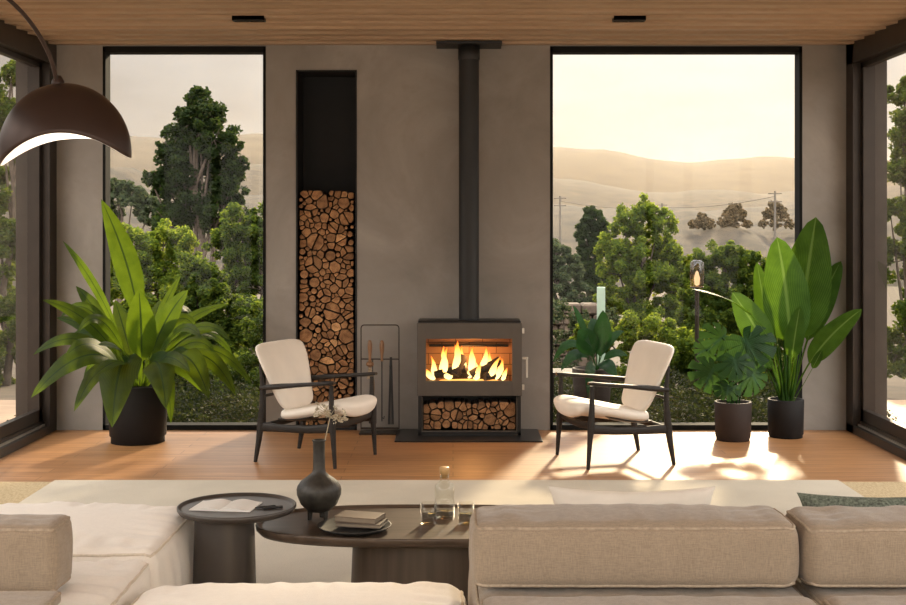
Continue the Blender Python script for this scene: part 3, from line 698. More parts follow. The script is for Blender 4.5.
# ------------------------------------------------------------------ potted plants
def leaf(m, b, c, t, W, ref=None, pet=0.25, n=18, fold=.22, curl=0.0, wave=.0, seed=0, peak=.45, blunt=.72):
    """blade along the curve b-c-t; W = half width"""
    pts = bez(b, c, t, n); rows, uvs = [], []
    ref = Vector(ref) if ref is not None else Vector((0, -.75, .65))
    K = 4
    for i, p in enumerate(pts):
        u = i / n; tg = (pts[min(i + 1, n)] - pts[max(i - 1, 0)]).normalized()
        if u < pet: w = .055 * W + .02 * W * (1 - u)
        else:
            q = (u - pet) / (1 - pet); w = W * (math.sin(PI * q ** (math.log(.5) / math.log(peak))) ** blunt) * (1 - .10 * q) + .05 * W * (1 - q)
        nr = ref - tg * ref.dot(tg); nr.normalize(); sd = tg.cross(nr).normalized()
        row = []
        for k in range(-K, K + 1):
            f = k / K; lift = abs(f) * w * fold - curl * w * f * f + wave * W * math.sin(u * 26 + seed + (2 if f > 0 else 0)) * f * f
            row.append(p + sd * (f * w) + nr * lift); uvs.append((.5 + f * .5, u))
        rows.append(row)
    m.grid(rows, uvs=uvs)
def pot(root, c, rt, rb, h, mat, foot=.03, soilz=None):
    m = MB(); m.lathe([(0, 0), (rb * .95, 0), (rb * .95, foot), (rb, foot + .006), (rt, h - .006), (rt - .004, h), (rt - .016, h), (rt - .018, h - .05), (0, h - .05)], c, 56)
    o = m.build('planter', mat, root)
    m = MB(); m.lathe([(0, h - .035), (rt - .02, h - .045)], c, 32); m.build('soil', M['soil'], root)
    return o
# left plant
Y0 = 9.28; c = at(138, 442, Y0); c.z = 0
r = thing('potted_plant', 'big bright green strap leaved plant in a round black planter before the left window', 'potted plant', c)
pot(r, c, .215, .205, .42, M['pot'], .045)
B = lambda dx=0: at(140 + dx, 386, Y0)
LV = [  # ctrl(px,py,dY), tip(px,py,dY), half width px, base dx, pet, ref
 ((150, 300, .0), (101, 199, .0), 12, -2, .50, (0.25, -1, .1)),
 ((112, 300, .1), (63, 241, .15), 7, -4, .42, (-.75, -.5, .5)),
 ((98, 310, -.1), (42, 300, -.2), 8, -6, .3, None),
 ((108, 320, .2), (76, 286, .3), 9, -5, .35, None),
 ((85, 320, -.1), (33, 355, -.15), 8, -7, .35, None),
 ((96, 330, -.5), (66, 356, -.6), 10, -6, .3, None),
 ((98, 326, -.35), (31, 398, -.5), 12, -6, .28, None),
 ((105, 345, -.25), (74, 412, -.4), 11, -7, .3, (-.3, -.8, .4)),
 ((120, 330, -.55), (112, 428, -.75), 18, -6, .28, (0, -1, .35)),
 ((158, 335, -.55), (166, 409, -.75), 14, 4, .3, (.2, -1, .35)),
 ((168, 345, -.25), (171, 424, -.4), 8, 5, .35, (.4, -.8, .3)),
 ((185, 325, -.35), (209, 399, -.5), 12, 6, .32, None),
 ((200, 325, -.15), (236, 396, -.25), 10, 7, .3, None),
 ((206, 322, .05), (252, 385, .0), 7, 8, .35, None),
 ((165, 315, .15), (229, 304, .2), 7, 5, .35, None),
 ((155, 325, -.1), (188, 290, -.15), 12, 4, .35, (-.2, -1, .5)),
 ((143, 340, -.2), (139, 289, -.3), 14, 1, .35, (0, -1, .2)),
 ((152, 320, .25), (181, 275, .35), 6, 3, .4, (-.3, -1, .3)),
 ((175, 322, .2), (226, 329, .3), 6, 6, .35, None),
 ((95, 318, .2), (56, 318, .3), 7, -4, .35, None),
 ((190, 330, -.3), (214, 352, -.35), 8, 6, .35, None),
 ((130, 340, -.35), (98, 345, -.6), 9, -4, .3, None),
 ((112, 350, .05), (88, 392, .0), 9, -6, .3, None),
 ((175, 350, .1), (202, 392, .1), 9, 6, .35, None),
 ((150, 330, .35), (160, 300, .6), 9, 2, .35, None),
 ((125, 330, .35), (115, 300, .55), 9, -2, .35, None),
 ((160, 345, -.45), (190, 372, -.75), 9, 3, .3, None),
 ((128, 350, -.5), (92, 378, -.8), 9, -3, .3, None),
]
rl = random.Random(77)
for k in range(9):                                  # fuller ring of arching outer leaves
    sg = -1 if k % 2 else 1; f = rl.uniform(.35, 1.0); dz = rl.uniform(-.7, .5)
    tx = 140 + sg * (28 + 72 * f); ty = 318 + 70 * rl.random() * (1.15 - f * .3) + (8 if dz < 0 else -10)
    LV.append(((140 + sg * (18 + 42 * f), ty - rl.uniform(28, 48), dz * .45), (tx, ty, dz), rl.uniform(5.5, 8.5), sg * rl.uniform(1, 6), .3, None))
for i, (cc, tt, w, bx, pet, ref) in enumerate(LV):
    if tt[1] > 345: cc = (cc[0], cc[1] - 9, cc[2])
    m = MB(); leaf(m, B(bx), at(cc[0], cc[1], Y0 + cc[2]), at(tt[0], tt[1], Y0 + tt[2]), w * (1.1 if w > 11 else 1.0) / F * Y0, ref, pet * .8, 22, .25, .25, .03, i)
    m.build('leaf', M['leaf_big'], r, recalc=False)
# banana plant
Y0 = 9.5; c = at(787.5, 438, 9.45); c.y = Y0; c.z = 0
r = thing('banana_plant', 'tall banana plant with paddle leaves in a black planter by the right corner', 'potted plant', c)
pot(r, c, .135, .13, .285, M['pot'], .02)
LB = [((796, 330, 0), (777, 237, 0), 23, 0, .40, (0.1, -1, .1)), ((800, 320, .15), (816, 217, .1), 24, 3, .38, (-.5, -1, .1)),
      ((775, 350, -.15), (732, 292, -.2), 17, -4, .45, (.3, -1, .3)), ((806, 350, -.05), (862, 309, -.1), 12, 4, .42, (-.3, -.8, .6)),
      ((808, 320, .2), (841, 261, .25), 13, 4, .42, (-.6, -.9, .2)), ((790, 360, -.1), (800, 306, -.15), 9, 1, .5, (0, -1, .2)),
      ((768, 330, .1), (757, 262, .2), 10, -3, .45, (.3, -1, .2)), ((780, 300, -.3), (691, 289, -.55), 7.5, -3, .58, (-.3, -.3, 1)),
      ((776, 370, -.1), (760, 350, -.2), 4, -3, .6, None), ((812, 370, -.05), (822, 350, -.1), 4, 5, .6, None)]
for i, (cc, tt, w, bx, pet, ref) in enumerate(LB):
    m = MB(); leaf(m, at(787 + bx, 404, Y0), at(cc[0], cc[1], Y0 + cc[2]), at(tt[0], tt[1], Y0 + tt[2]), w * 1.08 / F * Y0, ref, pet, 30, .12, .15, .02, i, peak=.42, blunt=.55)
    m.build('leaf', M['leaf_banana'], r, recalc=False)
m = MB(); rnd = random.Random(9)
for k in range(16):
    x = rnd.uniform(-11, 11); a = at(787 + x * .5, 404, Y0 + rnd.uniform(-.06, .06)); b = at(787 + x * 1.9, rnd.uniform(325, 372), Y0 + rnd.uniform(-.15, .15))
    m.tube(bez(a, a.lerp(b, .5) + Vector((-x * .001, 0, 0)), b, 6), [.011, .010, .009, .008, .006, .005, .003], 6)
m.build('stems', M['leaf_banana'], r, recalc=False)['kind'] = 'stuff'
# monstera
Y0 = 9.36; c = at(733, 441, Y0); c.z = 0
r = thing('monstera_plant', 'small monstera with split leaves in a dark brown planter left of the banana plant', 'potted plant', c)
pot(r, c, .137, .13, .285, M['pot_brown'], .02)
def split_leaf(m, c, nrm, up, R0, seed):
    nrm = Vector(nrm).normalized(); up = Vector(up); up = (up - nrm * up.dot(nrm)).normalized(); sd = nrm.cross(up)
    rnd = random.Random(seed); n = 120; vs, uvs = [c + nrm * .01], [(.5, .5)]
    for k in range(n + 1):
        th = -PI + 2 * PI * k / n
        rr = R0 * (.62 + .38 * math.cos(th * .5) ** 2) * (1 - .18 * math.cos(2 * th))
        if abs(th) > 2.75: rr *= .35 + .65 * (PI - abs(th)) / .4
        slit = (math.cos(th * 11 + .4)); rr *= 1 - (.42 if slit > .80 and abs(th) < 2.5 else 0)
        x, y = rr * math.sin(th), rr * math.cos(th)
        vs.append(c + sd * x + up * y - nrm * (.9 * (x * x + y * y) / R0 * .5) + nrm * abs(x) * .15); uvs.append((.5 + x / R0 * .5, .5 + y / R0 * .5))
    m.add(vs, [(0, k, k + 1) for k in range(1, n + 1)], 0, True, uvs)
MS = [(747, 343, -.15, 25, (-.1, -1, .45), (.5, 0, -1)), (712, 372, -.1, 20, (-.2, -1, .3), (-.5, 0, -.9)), (722, 338, .1, 19, (.1, -1, .5), (-.7, .1, -.6)),
      (752, 375, -.05, 18, (.3, -1, .4), (.6, 0, -.8)), (735, 362, -.25, 17, (0, -1, .5), (.1, 0, -1)), (765, 352, .1, 14, (.4, -1, .3), (.8, 0, -.4)), (728, 388, -.15, 12, (0, -1, .4), (-.2, 0, -1)), (706, 350, .2, 13, (-.4, -1, .3), (-.9, 0, -.3))]
for i, (px, py, dy, rp, nm, up) in enumerate(MS):
    m = MB(); cc = at(px, py, Y0 + dy); split_leaf(m, cc, nm, up, rp * 1.22 / F * Y0, i); lf = m.build('leaf', M['leaf_monstera'], r, recalc=False)
    m = MB(); b = at(733 + (px - 733) * .2, 406, Y0); m.tube(bez(b, Vector((b.x, b.y, cc.z)), cc, 8), .005, 6); m.build('stem', M['leaf_monstera'], r, recalc=False)
# terrace plant outside
Y0 = 10.75; c = at(592, 400, Y0); c.z = -.10
r = thing('terrace_plant', 'dark green leafy plant in a brown planter outside behind the right armchair', 'potted plant', c)
hp = at(592, 368, Y0).z + .10
pot(r, c, .17, .14, hp, M['pot_brown'], .02)
LT = [((603, 345, 0), (603, 310, 0), 10, .3, (0, -1, .2)), ((590, 340, -.1), (578, 330, -.15), 12, .3, (0, -1, .3)), ((575, 320, 0), (553, 362, .0), 5, .3, None), ((580, 335, -.1), (561, 371, -.2), 6, .3, None),
      ((605, 335, .1), (624, 331, .1), 5, .35, None), ((608, 345, -.1), (628, 356, -.1), 5, .3, None), ((590, 345, -.2), (588, 398, -.35), 5, .3, (0, -1, .3)), ((600, 350, -.2), (617, 378, -.3), 8, .3, None),
      ((585, 325, .1), (573, 305, .15), 3.5, .35, None), ((590, 330, -.2), (582, 338, -.3), 4, .3, (-.8, -.4, .4)), ((597, 330, .1), (592, 318, .2), 8, .3, (0, -1, .2))]
for i, (cc, tt, w, pet, ref) in enumerate(LT):
    m = MB(); leaf(m, at(597, 372, Y0), at(cc[0], cc[1], Y0 + cc[2]), at(tt[0], tt[1], Y0 + tt[2]), w / F * Y0, ref, pet, 18, .2, .2, .02, i); m.build('leaf', M['leaf_dark'], r, recalc=False)
# terrace bench beneath, dark metal frame
a = at(548, 372, 11.0); b = at(600, 372, 11.0)
r = thing('terrace_bench', 'low dark slatted bench outside the glass behind the right armchair', 'bench', ((a.x + b.x) / 2, 11.0, -.1))
for k in range(4):
    MB().box((a.x - .1, 10.95 + k * .09, a.z - .035), (b.x + .02, 11.02 + k * .09, a.z)).build('seat_board', M['frame'], r)
for xx in (a.x + .02, b.x - .06):
    for yy in (10.96, 11.24): MB().box((xx, yy, -.14), (xx + .03, yy + .03, a.z - .035)).build('leg', M['frame'], r)
# ------------------------------------------------------------------ hearth, stove, flue
def X9(px, Y): return (px - 453) / F * Y
m = MB(); m.box((-.43, 9.24, 0.0005), (.66, 9.80, .012), .003)
tag(m.build('hearth_plate', M['slate'], origin=(.12, 9.5, 0)), 'black slate hearth plate on the floor under the wood stove', 'hearth plate')
SX0, SX1, SY0, SY1 = -.271, .520, 9.48, 9.775
r = thing('wood_stove', 'grey brown wood burning stove with a wide glass door on a black log box', 'stove', (.1245, 9.63, .012))
z0, z1, z2 = .012, .309, .859
m = MB(); t = .02                                   # fire box shell, open at the front
m.box((SX0 + .006, SY0 + .03, z1), (SX0 + .03, SY1, z2 - .01)); m.box((SX1 - .03, SY0 + .03, z1), (SX1 - .006, SY1, z2 - .01))
m.box((SX0 + .006, SY1 - .02, z1), (SX1 - .006, SY1, z2 - .01)); m.box((SX0 + .006, SY0 + .03, z1), (SX1 - .006, SY1, z1 + .02))
m.build('body', M['stove_black'], r)
m = MB(); m.box((SX0 + .004, SY0 + .022, z2 - .012), (SX1 - .004, SY1, z2 + .016), .012); m.build('top_plate', M['stove_black'], r)
m = MB()                                           # log box frame
m.box((SX0 + .008, SY0 + .01, z0), (SX0 + .03, SY1, z1)); m.box((SX1 - .03, SY0 + .01, z0), (SX1 - .008, SY1, z1))
m.box((SX0 + .008, SY0 + .01, z0), (SX1 - .008, SY1, z0 + .022)); m.box((SX0 + .008, SY1 - .02, z0), (SX1 - .008, SY1, z1))
m.build('log_box', M['stove_black'], r)
m = MB()                                           # inset rail framing the log opening
for (a, b) in (((SX0 + .034, SY0 + .012, z0 + .03), (SX0 + .042, SY0 + .03, z1 - .012)), ((SX1 - .042, SY0 + .012, z0 + .03), (SX1 - .034, SY0 + .03, z1 - .012)), ((SX0 + .034, SY0 + .012, z0 + .024), (SX1 - .034, SY0 + .03, z0 + .034))): m.box(a, b, .003)
m.build('log_rail', M['stove'], r)
wx0, wx1, wz0, wz1 = -.203, .445, .422, .739
m = MB()
m.box((SX0, SY0, z1), (wx0, SY0 + .03, z2), .004); m.box((wx1, SY0, z1), (SX1, SY0 + .03, z2), .004)
m.box((wx0 - .004, SY0 + .0005, z1), (wx1 + .004, SY0 + .03, wz0), .003); m.box((wx0 - .004, SY0 + .0005, wz1), (wx1 + .004, SY0 + .03, z2), .003)
door = m.build('door', M['stove'], r)
g = MB(); g.add([(wx0, SY0 + .02, wz0), (wx1, SY0 + .02, wz0), (wx1, SY0 + .02, wz1), (wx0, SY0 + .02, wz1)], [(0, 1, 2, 3)]); g.build('glass', M['pane'], door)
m = MB(); m.box((.522, SY0 - .012, .585), (.566, SY0 + .016, .603), .004); m.tube([(.556, SY0 - .012, .60), (.556, SY0 - .014, .45)], .008, 12)
m.build('handle', M['chrome'], door)
for zz in (.800, .375): MB().box((.521, SY0 - .004, zz - .02), (.538, SY0 + .02, zz + .02), .003).build('hinge', M['chrome'], door)
# fire bricks inside
m = MB(); m.box((wx0 - .02, SY1 - .05, z1 + .022), (wx1 + .02, SY1 - .022, z2 - .05))
m.box((wx0 - .035, SY0 + .05, z1 + .022), (wx0 - .02, SY1 - .05, z2 - .05)); m.box((wx1 + .02, SY0 + .05, z1 + .022), (wx1 + .035, SY1 - .05, z2 - .05))
m.box((wx0 - .03, SY0 + .04, z1 + .022), (wx1 + .03, SY1 - .05, z1 + .07))
m.build('fire_bricks', M['firebrick'], r)
m = MB(); m.box((wx0 + .02, SY1 - .12, wz1 - .075), (wx1 - .02, SY1 - .06, wz1 - .06), .003); m.build('baffle', M['stove_black'], r)
# burning logs
rnd = random.Random(12)
FL = [((-.14, 9.62, .455), (.10, 9.58, .50), .034, 'lying low at the left'), ((.02, 9.56, .46), (.075, 9.60, .60), .040, 'standing dark in the middle'), ((.14, 9.57, .46), (.36, 9.62, .56), .034, 'leaning to the right'),
      ((.24, 9.55, .45), (.40, 9.66, .45), .032, 'lying low at the right'), ((-.06, 9.66, .44), (.30, 9.67, .45), .036, 'across the back of the fire')]
for a, b, rr, lab in FL:
    a, b = Vector(a), Vector(b); m = MB()
    m.tube([a.lerp(b, k / 5) + Vector((rnd.uniform(-.004, .004), 0, rnd.uniform(-.004, .004))) for k in range(6)], [rr * rnd.uniform(.9, 1.1) for _ in range(6)], 8)
    tag(m.build('burning_log', M['char'], origin=(a + b) / 2), 'charred burning log ' + lab, 'log', 'burning logs in the stove')
tag(MB().lathe([(0, .40), (.25, .402), (.22, .415), (0, .425)], (.12, 9.6, 0), 30, sy=.3).build('ember_bed', M['ember'], origin=(.12, 9.6, .4)), 'glowing ember bed under the burning logs', 'embers', kind='stuff')
# flames
def flame(m, x, y, z, h, w, seed, lean=0):
    rows = []; n, K = 14, 12
    for i in range(n + 1):
        u = i / n; rr = w * (math.sin(PI * min(1, u ** .62 * .97 + .03)) ** .9) * (1 - .25 * u) + .0005
        cx = x + lean * u * h + .25 * w * math.sin(u * 7 + seed) * u; row = []
        for k in range(K):
            th = 2 * PI * k / K; q = rr * (1 + .35 * mnoise.noise(Vector((math.cos(th) * 1.4, math.sin(th) * 1.4 + seed, u * 3.5))))
            row.append(Vector((cx + q * math.cos(th), y + q * .45 * math.sin(th), z + h * u)))
        rows.append(row)
    m.grid(rows, closed=True)
FM = [(-.055, .50, .20, .026, -.1, 'slim flame behind the left log'), (.225, .52, .17, .026, .2, 'flame rising behind the right log'), (.30, .50, .15, .024, -.2, 'curling flame above the right log'), (.36, .47, .13, .024, .1, 'bright flame by the right wall'), (.175, .44, .13, .030, .2, 'bright flame at the foot of the right log'), (.085, .50, .20, .024, -.1, 'slim flame behind the dark log'),
      (-.13, .45, .17, .024, -.2, 'tall flame at the left'), (-.085, .46, .22, .030, .15, 'twin flame second from the left'), (.02, .50, .24, .034, .1, 'central flame above the dark log'), (.055, .56, .15, .022, -.3, 'small flame at the top centre'),
      (.135, .50, .19, .030, .1, 'flame right of centre'), (.19, .47, .14, .026, -.3, 'low flame leaning left'), (.27, .45, .17, .028, .5, 'flame over the right log'), (.33, .44, .16, .026, .35, 'flame at the far right'), (.38, .43, .10, .020, .3, 'smallest flame at the right edge'),
      (.12, .44, .12, .034, .3, 'low bright flame in front of the middle log'), (-.15, .44, .09, .030, -.7, 'low flame licking the left wall'), (-.03, .44, .11, .034, -.3, 'low flame between the left log and the dark one')]
for i, (x, z, h, w, ln, lab) in enumerate(FM):
    m = MB(); flame(m, x, 9.555 + (i % 4) * .03, z - .02, h, w, i * 3.7, ln)
    tag(m.build('flame', M['flame'], origin=(x, 9.57, z)), 'yellow ' + lab + ' of the stove fire', 'flame', 'flames of the stove fire')
fl = bpy.data.lights.new('fire_light', 'POINT'); fl.energy = 5.5; fl.color = (1, .42, .12); fl.shadow_soft_size = .08
fo = bpy.data.objects.new('fire_light', fl); COL.objects.link(fo); fo.location = (.12, 9.56, .60)
# flue
FX, FY, fr = .122, 9.63, .077
r = thing('flue_pipe', 'black stove flue pipe rising from the stove to the ceiling', 'flue pipe', (FX, FY, z2 + .016))
MB().lathe([(fr, z2 + .016), (fr, H - .03)], (FX, FY, 0), 40).build('pipe', M['black_metal'], r)
MB().lathe([(fr + .003, 2.86), (fr + .006, 2.865), (fr + .006, H - .02), (fr, H - .02)], (FX, FY, 0), 40).build('collar', M['black_metal'], r)
MB().box((FX - .25, FY - .12, H - .032), (FX + .25, WY - .002, H - .0125), .002).build('ceiling_plate', M['black_metal'], r)

# ------------------------------------------------------------------ firewood
def clip(poly, a, b, c):                            # keep a*x+b*y<=c
    out = []
    for i in range(len(poly)):
        p, q = poly[i], poly[(i + 1) % len(poly)]; dp = a * p[0] + b * p[1] - c; dq = a * q[0] + b * q[1] - c
        if dp <= 0: out.append(p)
        if dp * dq < 0: t = dp / (dp - dq); out.append((p[0] + (q[0] - p[0]) * t, p[1] + (q[1] - p[1]) * t))
    return out
def packing(x0, x1, z0, z1, radii, rnd, topfn=None, tries=9000):
    seeds = []
    for R_ in radii:
        for _ in range(tries // len(radii) * 6):
            x, z = rnd.uniform(x0 + R_ * .9, x1 - R_ * .9), rnd.uniform(z0 + R_ * .9, z1 - R_ * .6)
            if topfn and z > topfn(x) - R_ * .7: continue
            if all((x - a) ** 2 + (z - b) ** 2 > (R_ * .93 + c * .93) ** 2 for a, b, c in seeds): seeds.append((x, z, R_)); break
    cells = []
    for i, (x, z, R_) in enumerate(seeds):
        n = 12; ph = rnd.random(); poly = [(x + 1.75 * R_ * math.cos(2 * PI * (k + ph) / n), z + 1.75 * R_ * math.sin(2 * PI * (k + ph) / n)) for k in range(n)]
        for A in ((-1, 0, -x0), (1, 0, x1), (0, -1, -z0), (0, 1, z1)): poly = clip(poly, *A)
        for j, (a, b, c) in enumerate(seeds):
            if i == j: continue
            dx, dz = a - x, b - z; d2 = dx * dx + dz * dz
            if d2 > (R_ + c) ** 2 * 2.2: continue
            k = .5 * (1 + (R_ * R_ - c * c) / d2); mx_, mz_ = x + dx * k, z + dz * k
            poly = clip(poly, dx, dz, dx * mx_ + dz * mz_)
            if len(poly) < 3: break
        if len(poly) >= 3:
            if R_ > .033 and rnd.random() < .62:    # split logs: halves and wedges of the same round
                a0 = rnd.uniform(0, PI); cut = [a0, a0 + PI] if rnd.random() < .5 else [a0, a0 + rnd.uniform(1.6, 2.4), a0 + rnd.uniform(3.6, 4.6)]
                for q, th in enumerate(cut):
                    t2 = cut[(q + 1) % len(cut)]; pc = poly; g_ = .0012
                    pc = clip(pc, math.sin(th), -math.cos(th), math.sin(th) * x - math.cos(th) * z - g_)
                    if len(pc) >= 3 and len(cut) > 2: pc = clip(pc, -math.sin(t2), math.cos(t2), -math.sin(t2) * x + math.cos(t2) * z - g_)
                    if len(pc) >= 3: cells.append((x, z, R_ * .99, pc))
            else: cells.append((x, z, R_, poly))
    return cells
def make_log(cell, y0, y1, rnd, label, group):
    x, z, R_, poly = cell
    cx = sum(p[0] for p in poly) / len(poly); cz = sum(p[1] for p in poly) / len(poly)
    rd = rnd.random() < (.18 if R_ > .026 else .35) and abs(R_ * 1000 - round(R_ * 1000)) < 1e-6; n = 20; pts = []
    inr = min(abs((poly[(i + 1) % len(poly)][0] - p[0]) * (cz - p[1]) - (poly[(i + 1) % len(poly)][1] - p[1]) * (cx - p[0])) / max(1e-6, math.hypot(poly[(i + 1) % len(poly)][0] - p[0], poly[(i + 1) % len(poly)][1] - p[1])) for i, p in enumerate(poly))
    if rd:
        for k in range(n):
            th = 2 * PI * k / n; q = inr * (.97 + .05 * mnoise.noise(Vector((math.cos(th) + x * 9, math.sin(th), z * 9)))); pts.append((cx + q * math.cos(th), cz + q * math.sin(th)))
    else:                                           # rounded, slightly shrunk cell
        sh = max(.86, 1 - .0022 / max(inr, .004))
        pl = [(cx + (a - cx) * sh, cz + (b - cz) * sh) for a, b in poly]
        for i, p in enumerate(pl):
            a, b = pl[i - 1], pl[(i + 1) % len(pl)]
            for t in (.88,): pts.append((a[0] + (p[0] - a[0]) * t, a[1] + (p[1] - a[1]) * t))
            for t in (.12, .5): pts.append((p[0] + (b[0] - p[0]) * t + rnd.uniform(-.0012, .0012), p[1] + (b[1] - p[1]) * t + rnd.uniform(-.0012, .0012)))
    yy = y0 + rnd.uniform(0, .03); tl = rnd.uniform(-.08, .08); N_ = len(pts)
    vs = [Vector((a, yy + .003, b)) for a, b in pts] + [Vector((cx + (a - cx) * .93, yy + tl * (a - cx), cz + (b - cz) * .93)) for a, b in pts] + [Vector((a, y1, b)) for a, b in pts]
    m = MB(); m.add(vs, [tuple(N_ + k for k in range(N_))], 0)
    m.add(vs, [(k, (k + 1) % N_, N_ + (k + 1) % N_, N_ + k) for k in range(N_)] + [(k, 2 * N_ + k, 2 * N_ + (k + 1) % N_, (k + 1) % N_) for k in range(N_)] + [tuple(2 * N_ + k for k in range(N_ - 1, -1, -1))], 1)
    piv = (cx + (0 if rd else rnd.uniform(-1, 1) * R_ * .8), yy, cz + (0 if rd else rnd.uniform(-1, 1) * R_ * .8))
    o = m.build('firewood_log', [M['log_face'], M['log_bark']], origin=piv, weld=True)
    o['round'] = 1 if rd else 0; o['cx'] = cx; o['cz'] = cz; o['rad'] = inr
    tag(o, label, 'log', group); return o
def place_words(u, v, rows_):
    h = 'against the left side' if u < .2 else 'left of the middle' if u < .42 else 'in the middle' if u < .58 else 'right of the middle' if u < .8 else 'against the right side'
    return h, rows_[min(len(rows_) - 1, int(v * len(rows_)))]
rnd = random.Random(21)
topf = lambda x: 1.86 - .05 * (1 if -1.05 < x < -.95 else 0) - .12 * max(0, (x + .84) * 4)
rad = [.068] * 4 + [.055] * 10 + [.045] * 18 + [.036] * 30 + [.027] * 45 + [.020] * 60 + [.014] * 70
cells = packing(NX[0] + .022, NX[1] - .026, .032, 1.87, rad, rnd, topf)
logs = [make_log(c, WY + .015, WY + .33, rnd, 'x', 'firewood stacked in the tall wall niche') for c in cells]
def label_logs(logs, x0, x1, z0, z1, rows_, where):
    rs = sorted(o['rad'] for o in logs); lo, hi = rs[len(rs) // 3], rs[2 * len(rs) // 3]
    seen = {}
    for o in logs:
        h, vv = place_words((o['cx'] - x0) / (x1 - x0), (z1 - o['cz']) / (z1 - z0), rows_)
        sz = 'small' if o['rad'] < lo else 'large' if o['rad'] > hi else 'medium'
        lab = '%s %s log %s, %s of %s' % (sz, 'round' if o['round'] else 'split', h, vv, where)
        seen.setdefault(lab, []).append(o)
    for lab, os_ in seen.items():
        os_.sort(key=lambda q: -q['cz'])
        for i, o in enumerate(os_):
            if len(os_) == 1: o['label'] = lab
            else:
                w = ['highest', 'lowest'][i == len(os_) - 1] if i in (0, len(os_) - 1) else ['second highest', 'third highest', 'fourth highest', 'fifth highest', 'sixth highest'][min(i - 1, 4)]
                o['label'] = w + ' ' + lab.replace(' log ', ' log ')
    for o in logs:
        for k in ('round', 'cx', 'cz', 'rad'): del o[k]
label_logs(logs, NX[0], NX[1], .03, 1.87, ['top', 'upper part', 'upper middle', 'middle', 'lower middle', 'lower part', 'foot'], 'niche stack')
cells = packing(SX0 + .045, SX1 - .045, .048, .262, [.046] * 5 + [.038] * 12 + [.030] * 20 + [.022] * 30 + [.015] * 30, rnd, lambda x: .265 - .03 * abs(math.sin(x * 9)))
logs2 = [make_log(c, 9.515, 9.74, rnd, 'x', 'firewood under the stove') for c in cells]
label_logs(logs2, SX0, SX1, .04, .27, ['top', 'middle', 'bottom'], 'stove log box')

# ------------------------------------------------------------------ fireplace tool stand
Yt = 9.66; x0, x1 = X9(361, Yt), X9(399, Yt); zt = at(0, 325, Yt).z; zs = at(0, 359, Yt).z; xc = (x0 + x1) / 2
r = thing('tool_stand', 'thin black wire stand of fireplace tools between niche and stove', 'fireplace tool stand', (xc, Yt, 0))
m = MB(); rr = .025; pts = [(x0, Yt, .03)] + [(x0, Yt, zt - rr)] + [tuple(p) for p in arc_pts((x0 + rr, Yt, zt - rr), rr, PI, PI / 2, 5)] + [tuple(p) for p in arc_pts((x1 - rr, Yt, zt - rr), rr, PI / 2, 0, 5)] + [(x1, Yt, .03)]
m.tube(pts, .0042, 8); m.build('frame', M['frame'], r)
MB().box((x0 - .004, Yt - .008, zs - .005), (x1 + .004, Yt + .02, zs + .003), .001).build('crossbar', M['frame'], r)
MB().box((x0 - .01, Yt - .09, 0.001), (x1 + .01, Yt + .09, .012), .002).build('base_plate', M['frame'], r)
MB().box((x0, Yt - .012, .03), (x1, Yt + .012, .045), .002).build('lower_bar', M['frame'], r)
def tool(px, name, label, bottom, kind):
    x = X9(px, Yt); t = thing(name, label, 'fireplace tool', (x, Yt - .014, zs), group='fireplace tools on the stand')
    y = Yt - .014; za, zb = at(0, 340, Yt).z, at(0, 361, Yt).z; L = za - zb
    if kind != 'tongs':
        MB().lathe([(0, za), (.012, za - .004), (.018, za - .03), (.018, za - .06), (.011, za - L * .72), (.010, zb + .012), (.013, zb), (0, zb)], (x, y, 0), 20).build('handle', M['handle_wood'], t)
    zz = at(0, bottom, Yt).z
    if kind == 'brush':
        MB().lathe([(0, zb), (.010, zb), (.028, zb - .012), (.030, zb - .03), (.012, zb - .045), (0, zb - .045)], (x, y, 0), 20).build('ferrule', M['handle_wood'], t)
        m = MB()
        rb = random.Random(3)
        for k in range(60):
            a = rb.uniform(0, 2 * PI); q = rb.uniform(0, .022); m.tube([(x + q * math.cos(a) * .4, y + q * math.sin(a) * .4, zb - .04), (x + q * math.cos(a) * 1.3, y + q * math.sin(a) * .6, zb - .12 - rb.uniform(0, .02))], [.002, .0012], 4)
        m.build('bristles', M['bristle'], t, recalc=False)
    elif kind == 'poker':
        m = MB(); m.tube([(x, y, zb), (x, y, zz)], .0045, 8); m.tube([(x, y, zz + .03), (x + .015, y, zz + .02), (x + .018, y, zz + .04)], .004, 6); m.build('rod', M['black_metal'], t)
    elif kind == 'shovel':
        MB().tube([(x, y, zb), (x, y, zz + .12)], .0045, 8).build('rod', M['black_metal'], t)
        MB().box((x - .022, y - .004, zz), (x + .022, y + .004, zz + .14), .003).build('blade', M['black_metal'], t)
    else:
        for dx in (-.008, .008):
            MB().beam((x + dx * .4, y, at(0, 357, Yt).z), (x + dx * 1.6, y, zz), (.006, .004), (.010, .004), (0, 1, 0)).build('arm', M['black_metal'], t)
        MB().lathe([(0, -.006), (.012, -.006), (.012, .006), (0, .006)], (x, y - .006, at(0, 366, Yt).z), 16, axis='Y').build('pivot', M['black_metal'], t)
tool(370, 'hearth_brush', 'hearth brush with wooden handle hanging at the left of the stand', 0, 'brush')
tool(382, 'fire_poker', 'poker with wooden handle hanging in the middle of the stand', 421, 'poker')
tool(391, 'fire_tongs', 'black tongs without a wooden handle at the right of the stand', 424, 'tongs')
x = X9(372.5, Yt); r2 = thing('hearth_shovel', 'hearth shovel with wooden grip hanging low behind the brush', 'fireplace tool', (x, Yt + .012, .4), group='fireplace tools on the stand')
MB().lathe([(0, at(0, 379, Yt).z), (.013, at(0, 380, Yt).z), (.016, at(0, 388, Yt).z), (.010, at(0, 398, Yt).z), (0, at(0, 398.5, Yt).z)], (x, Yt + .02, 0), 16).build('grip', M['handle_wood'], r2)
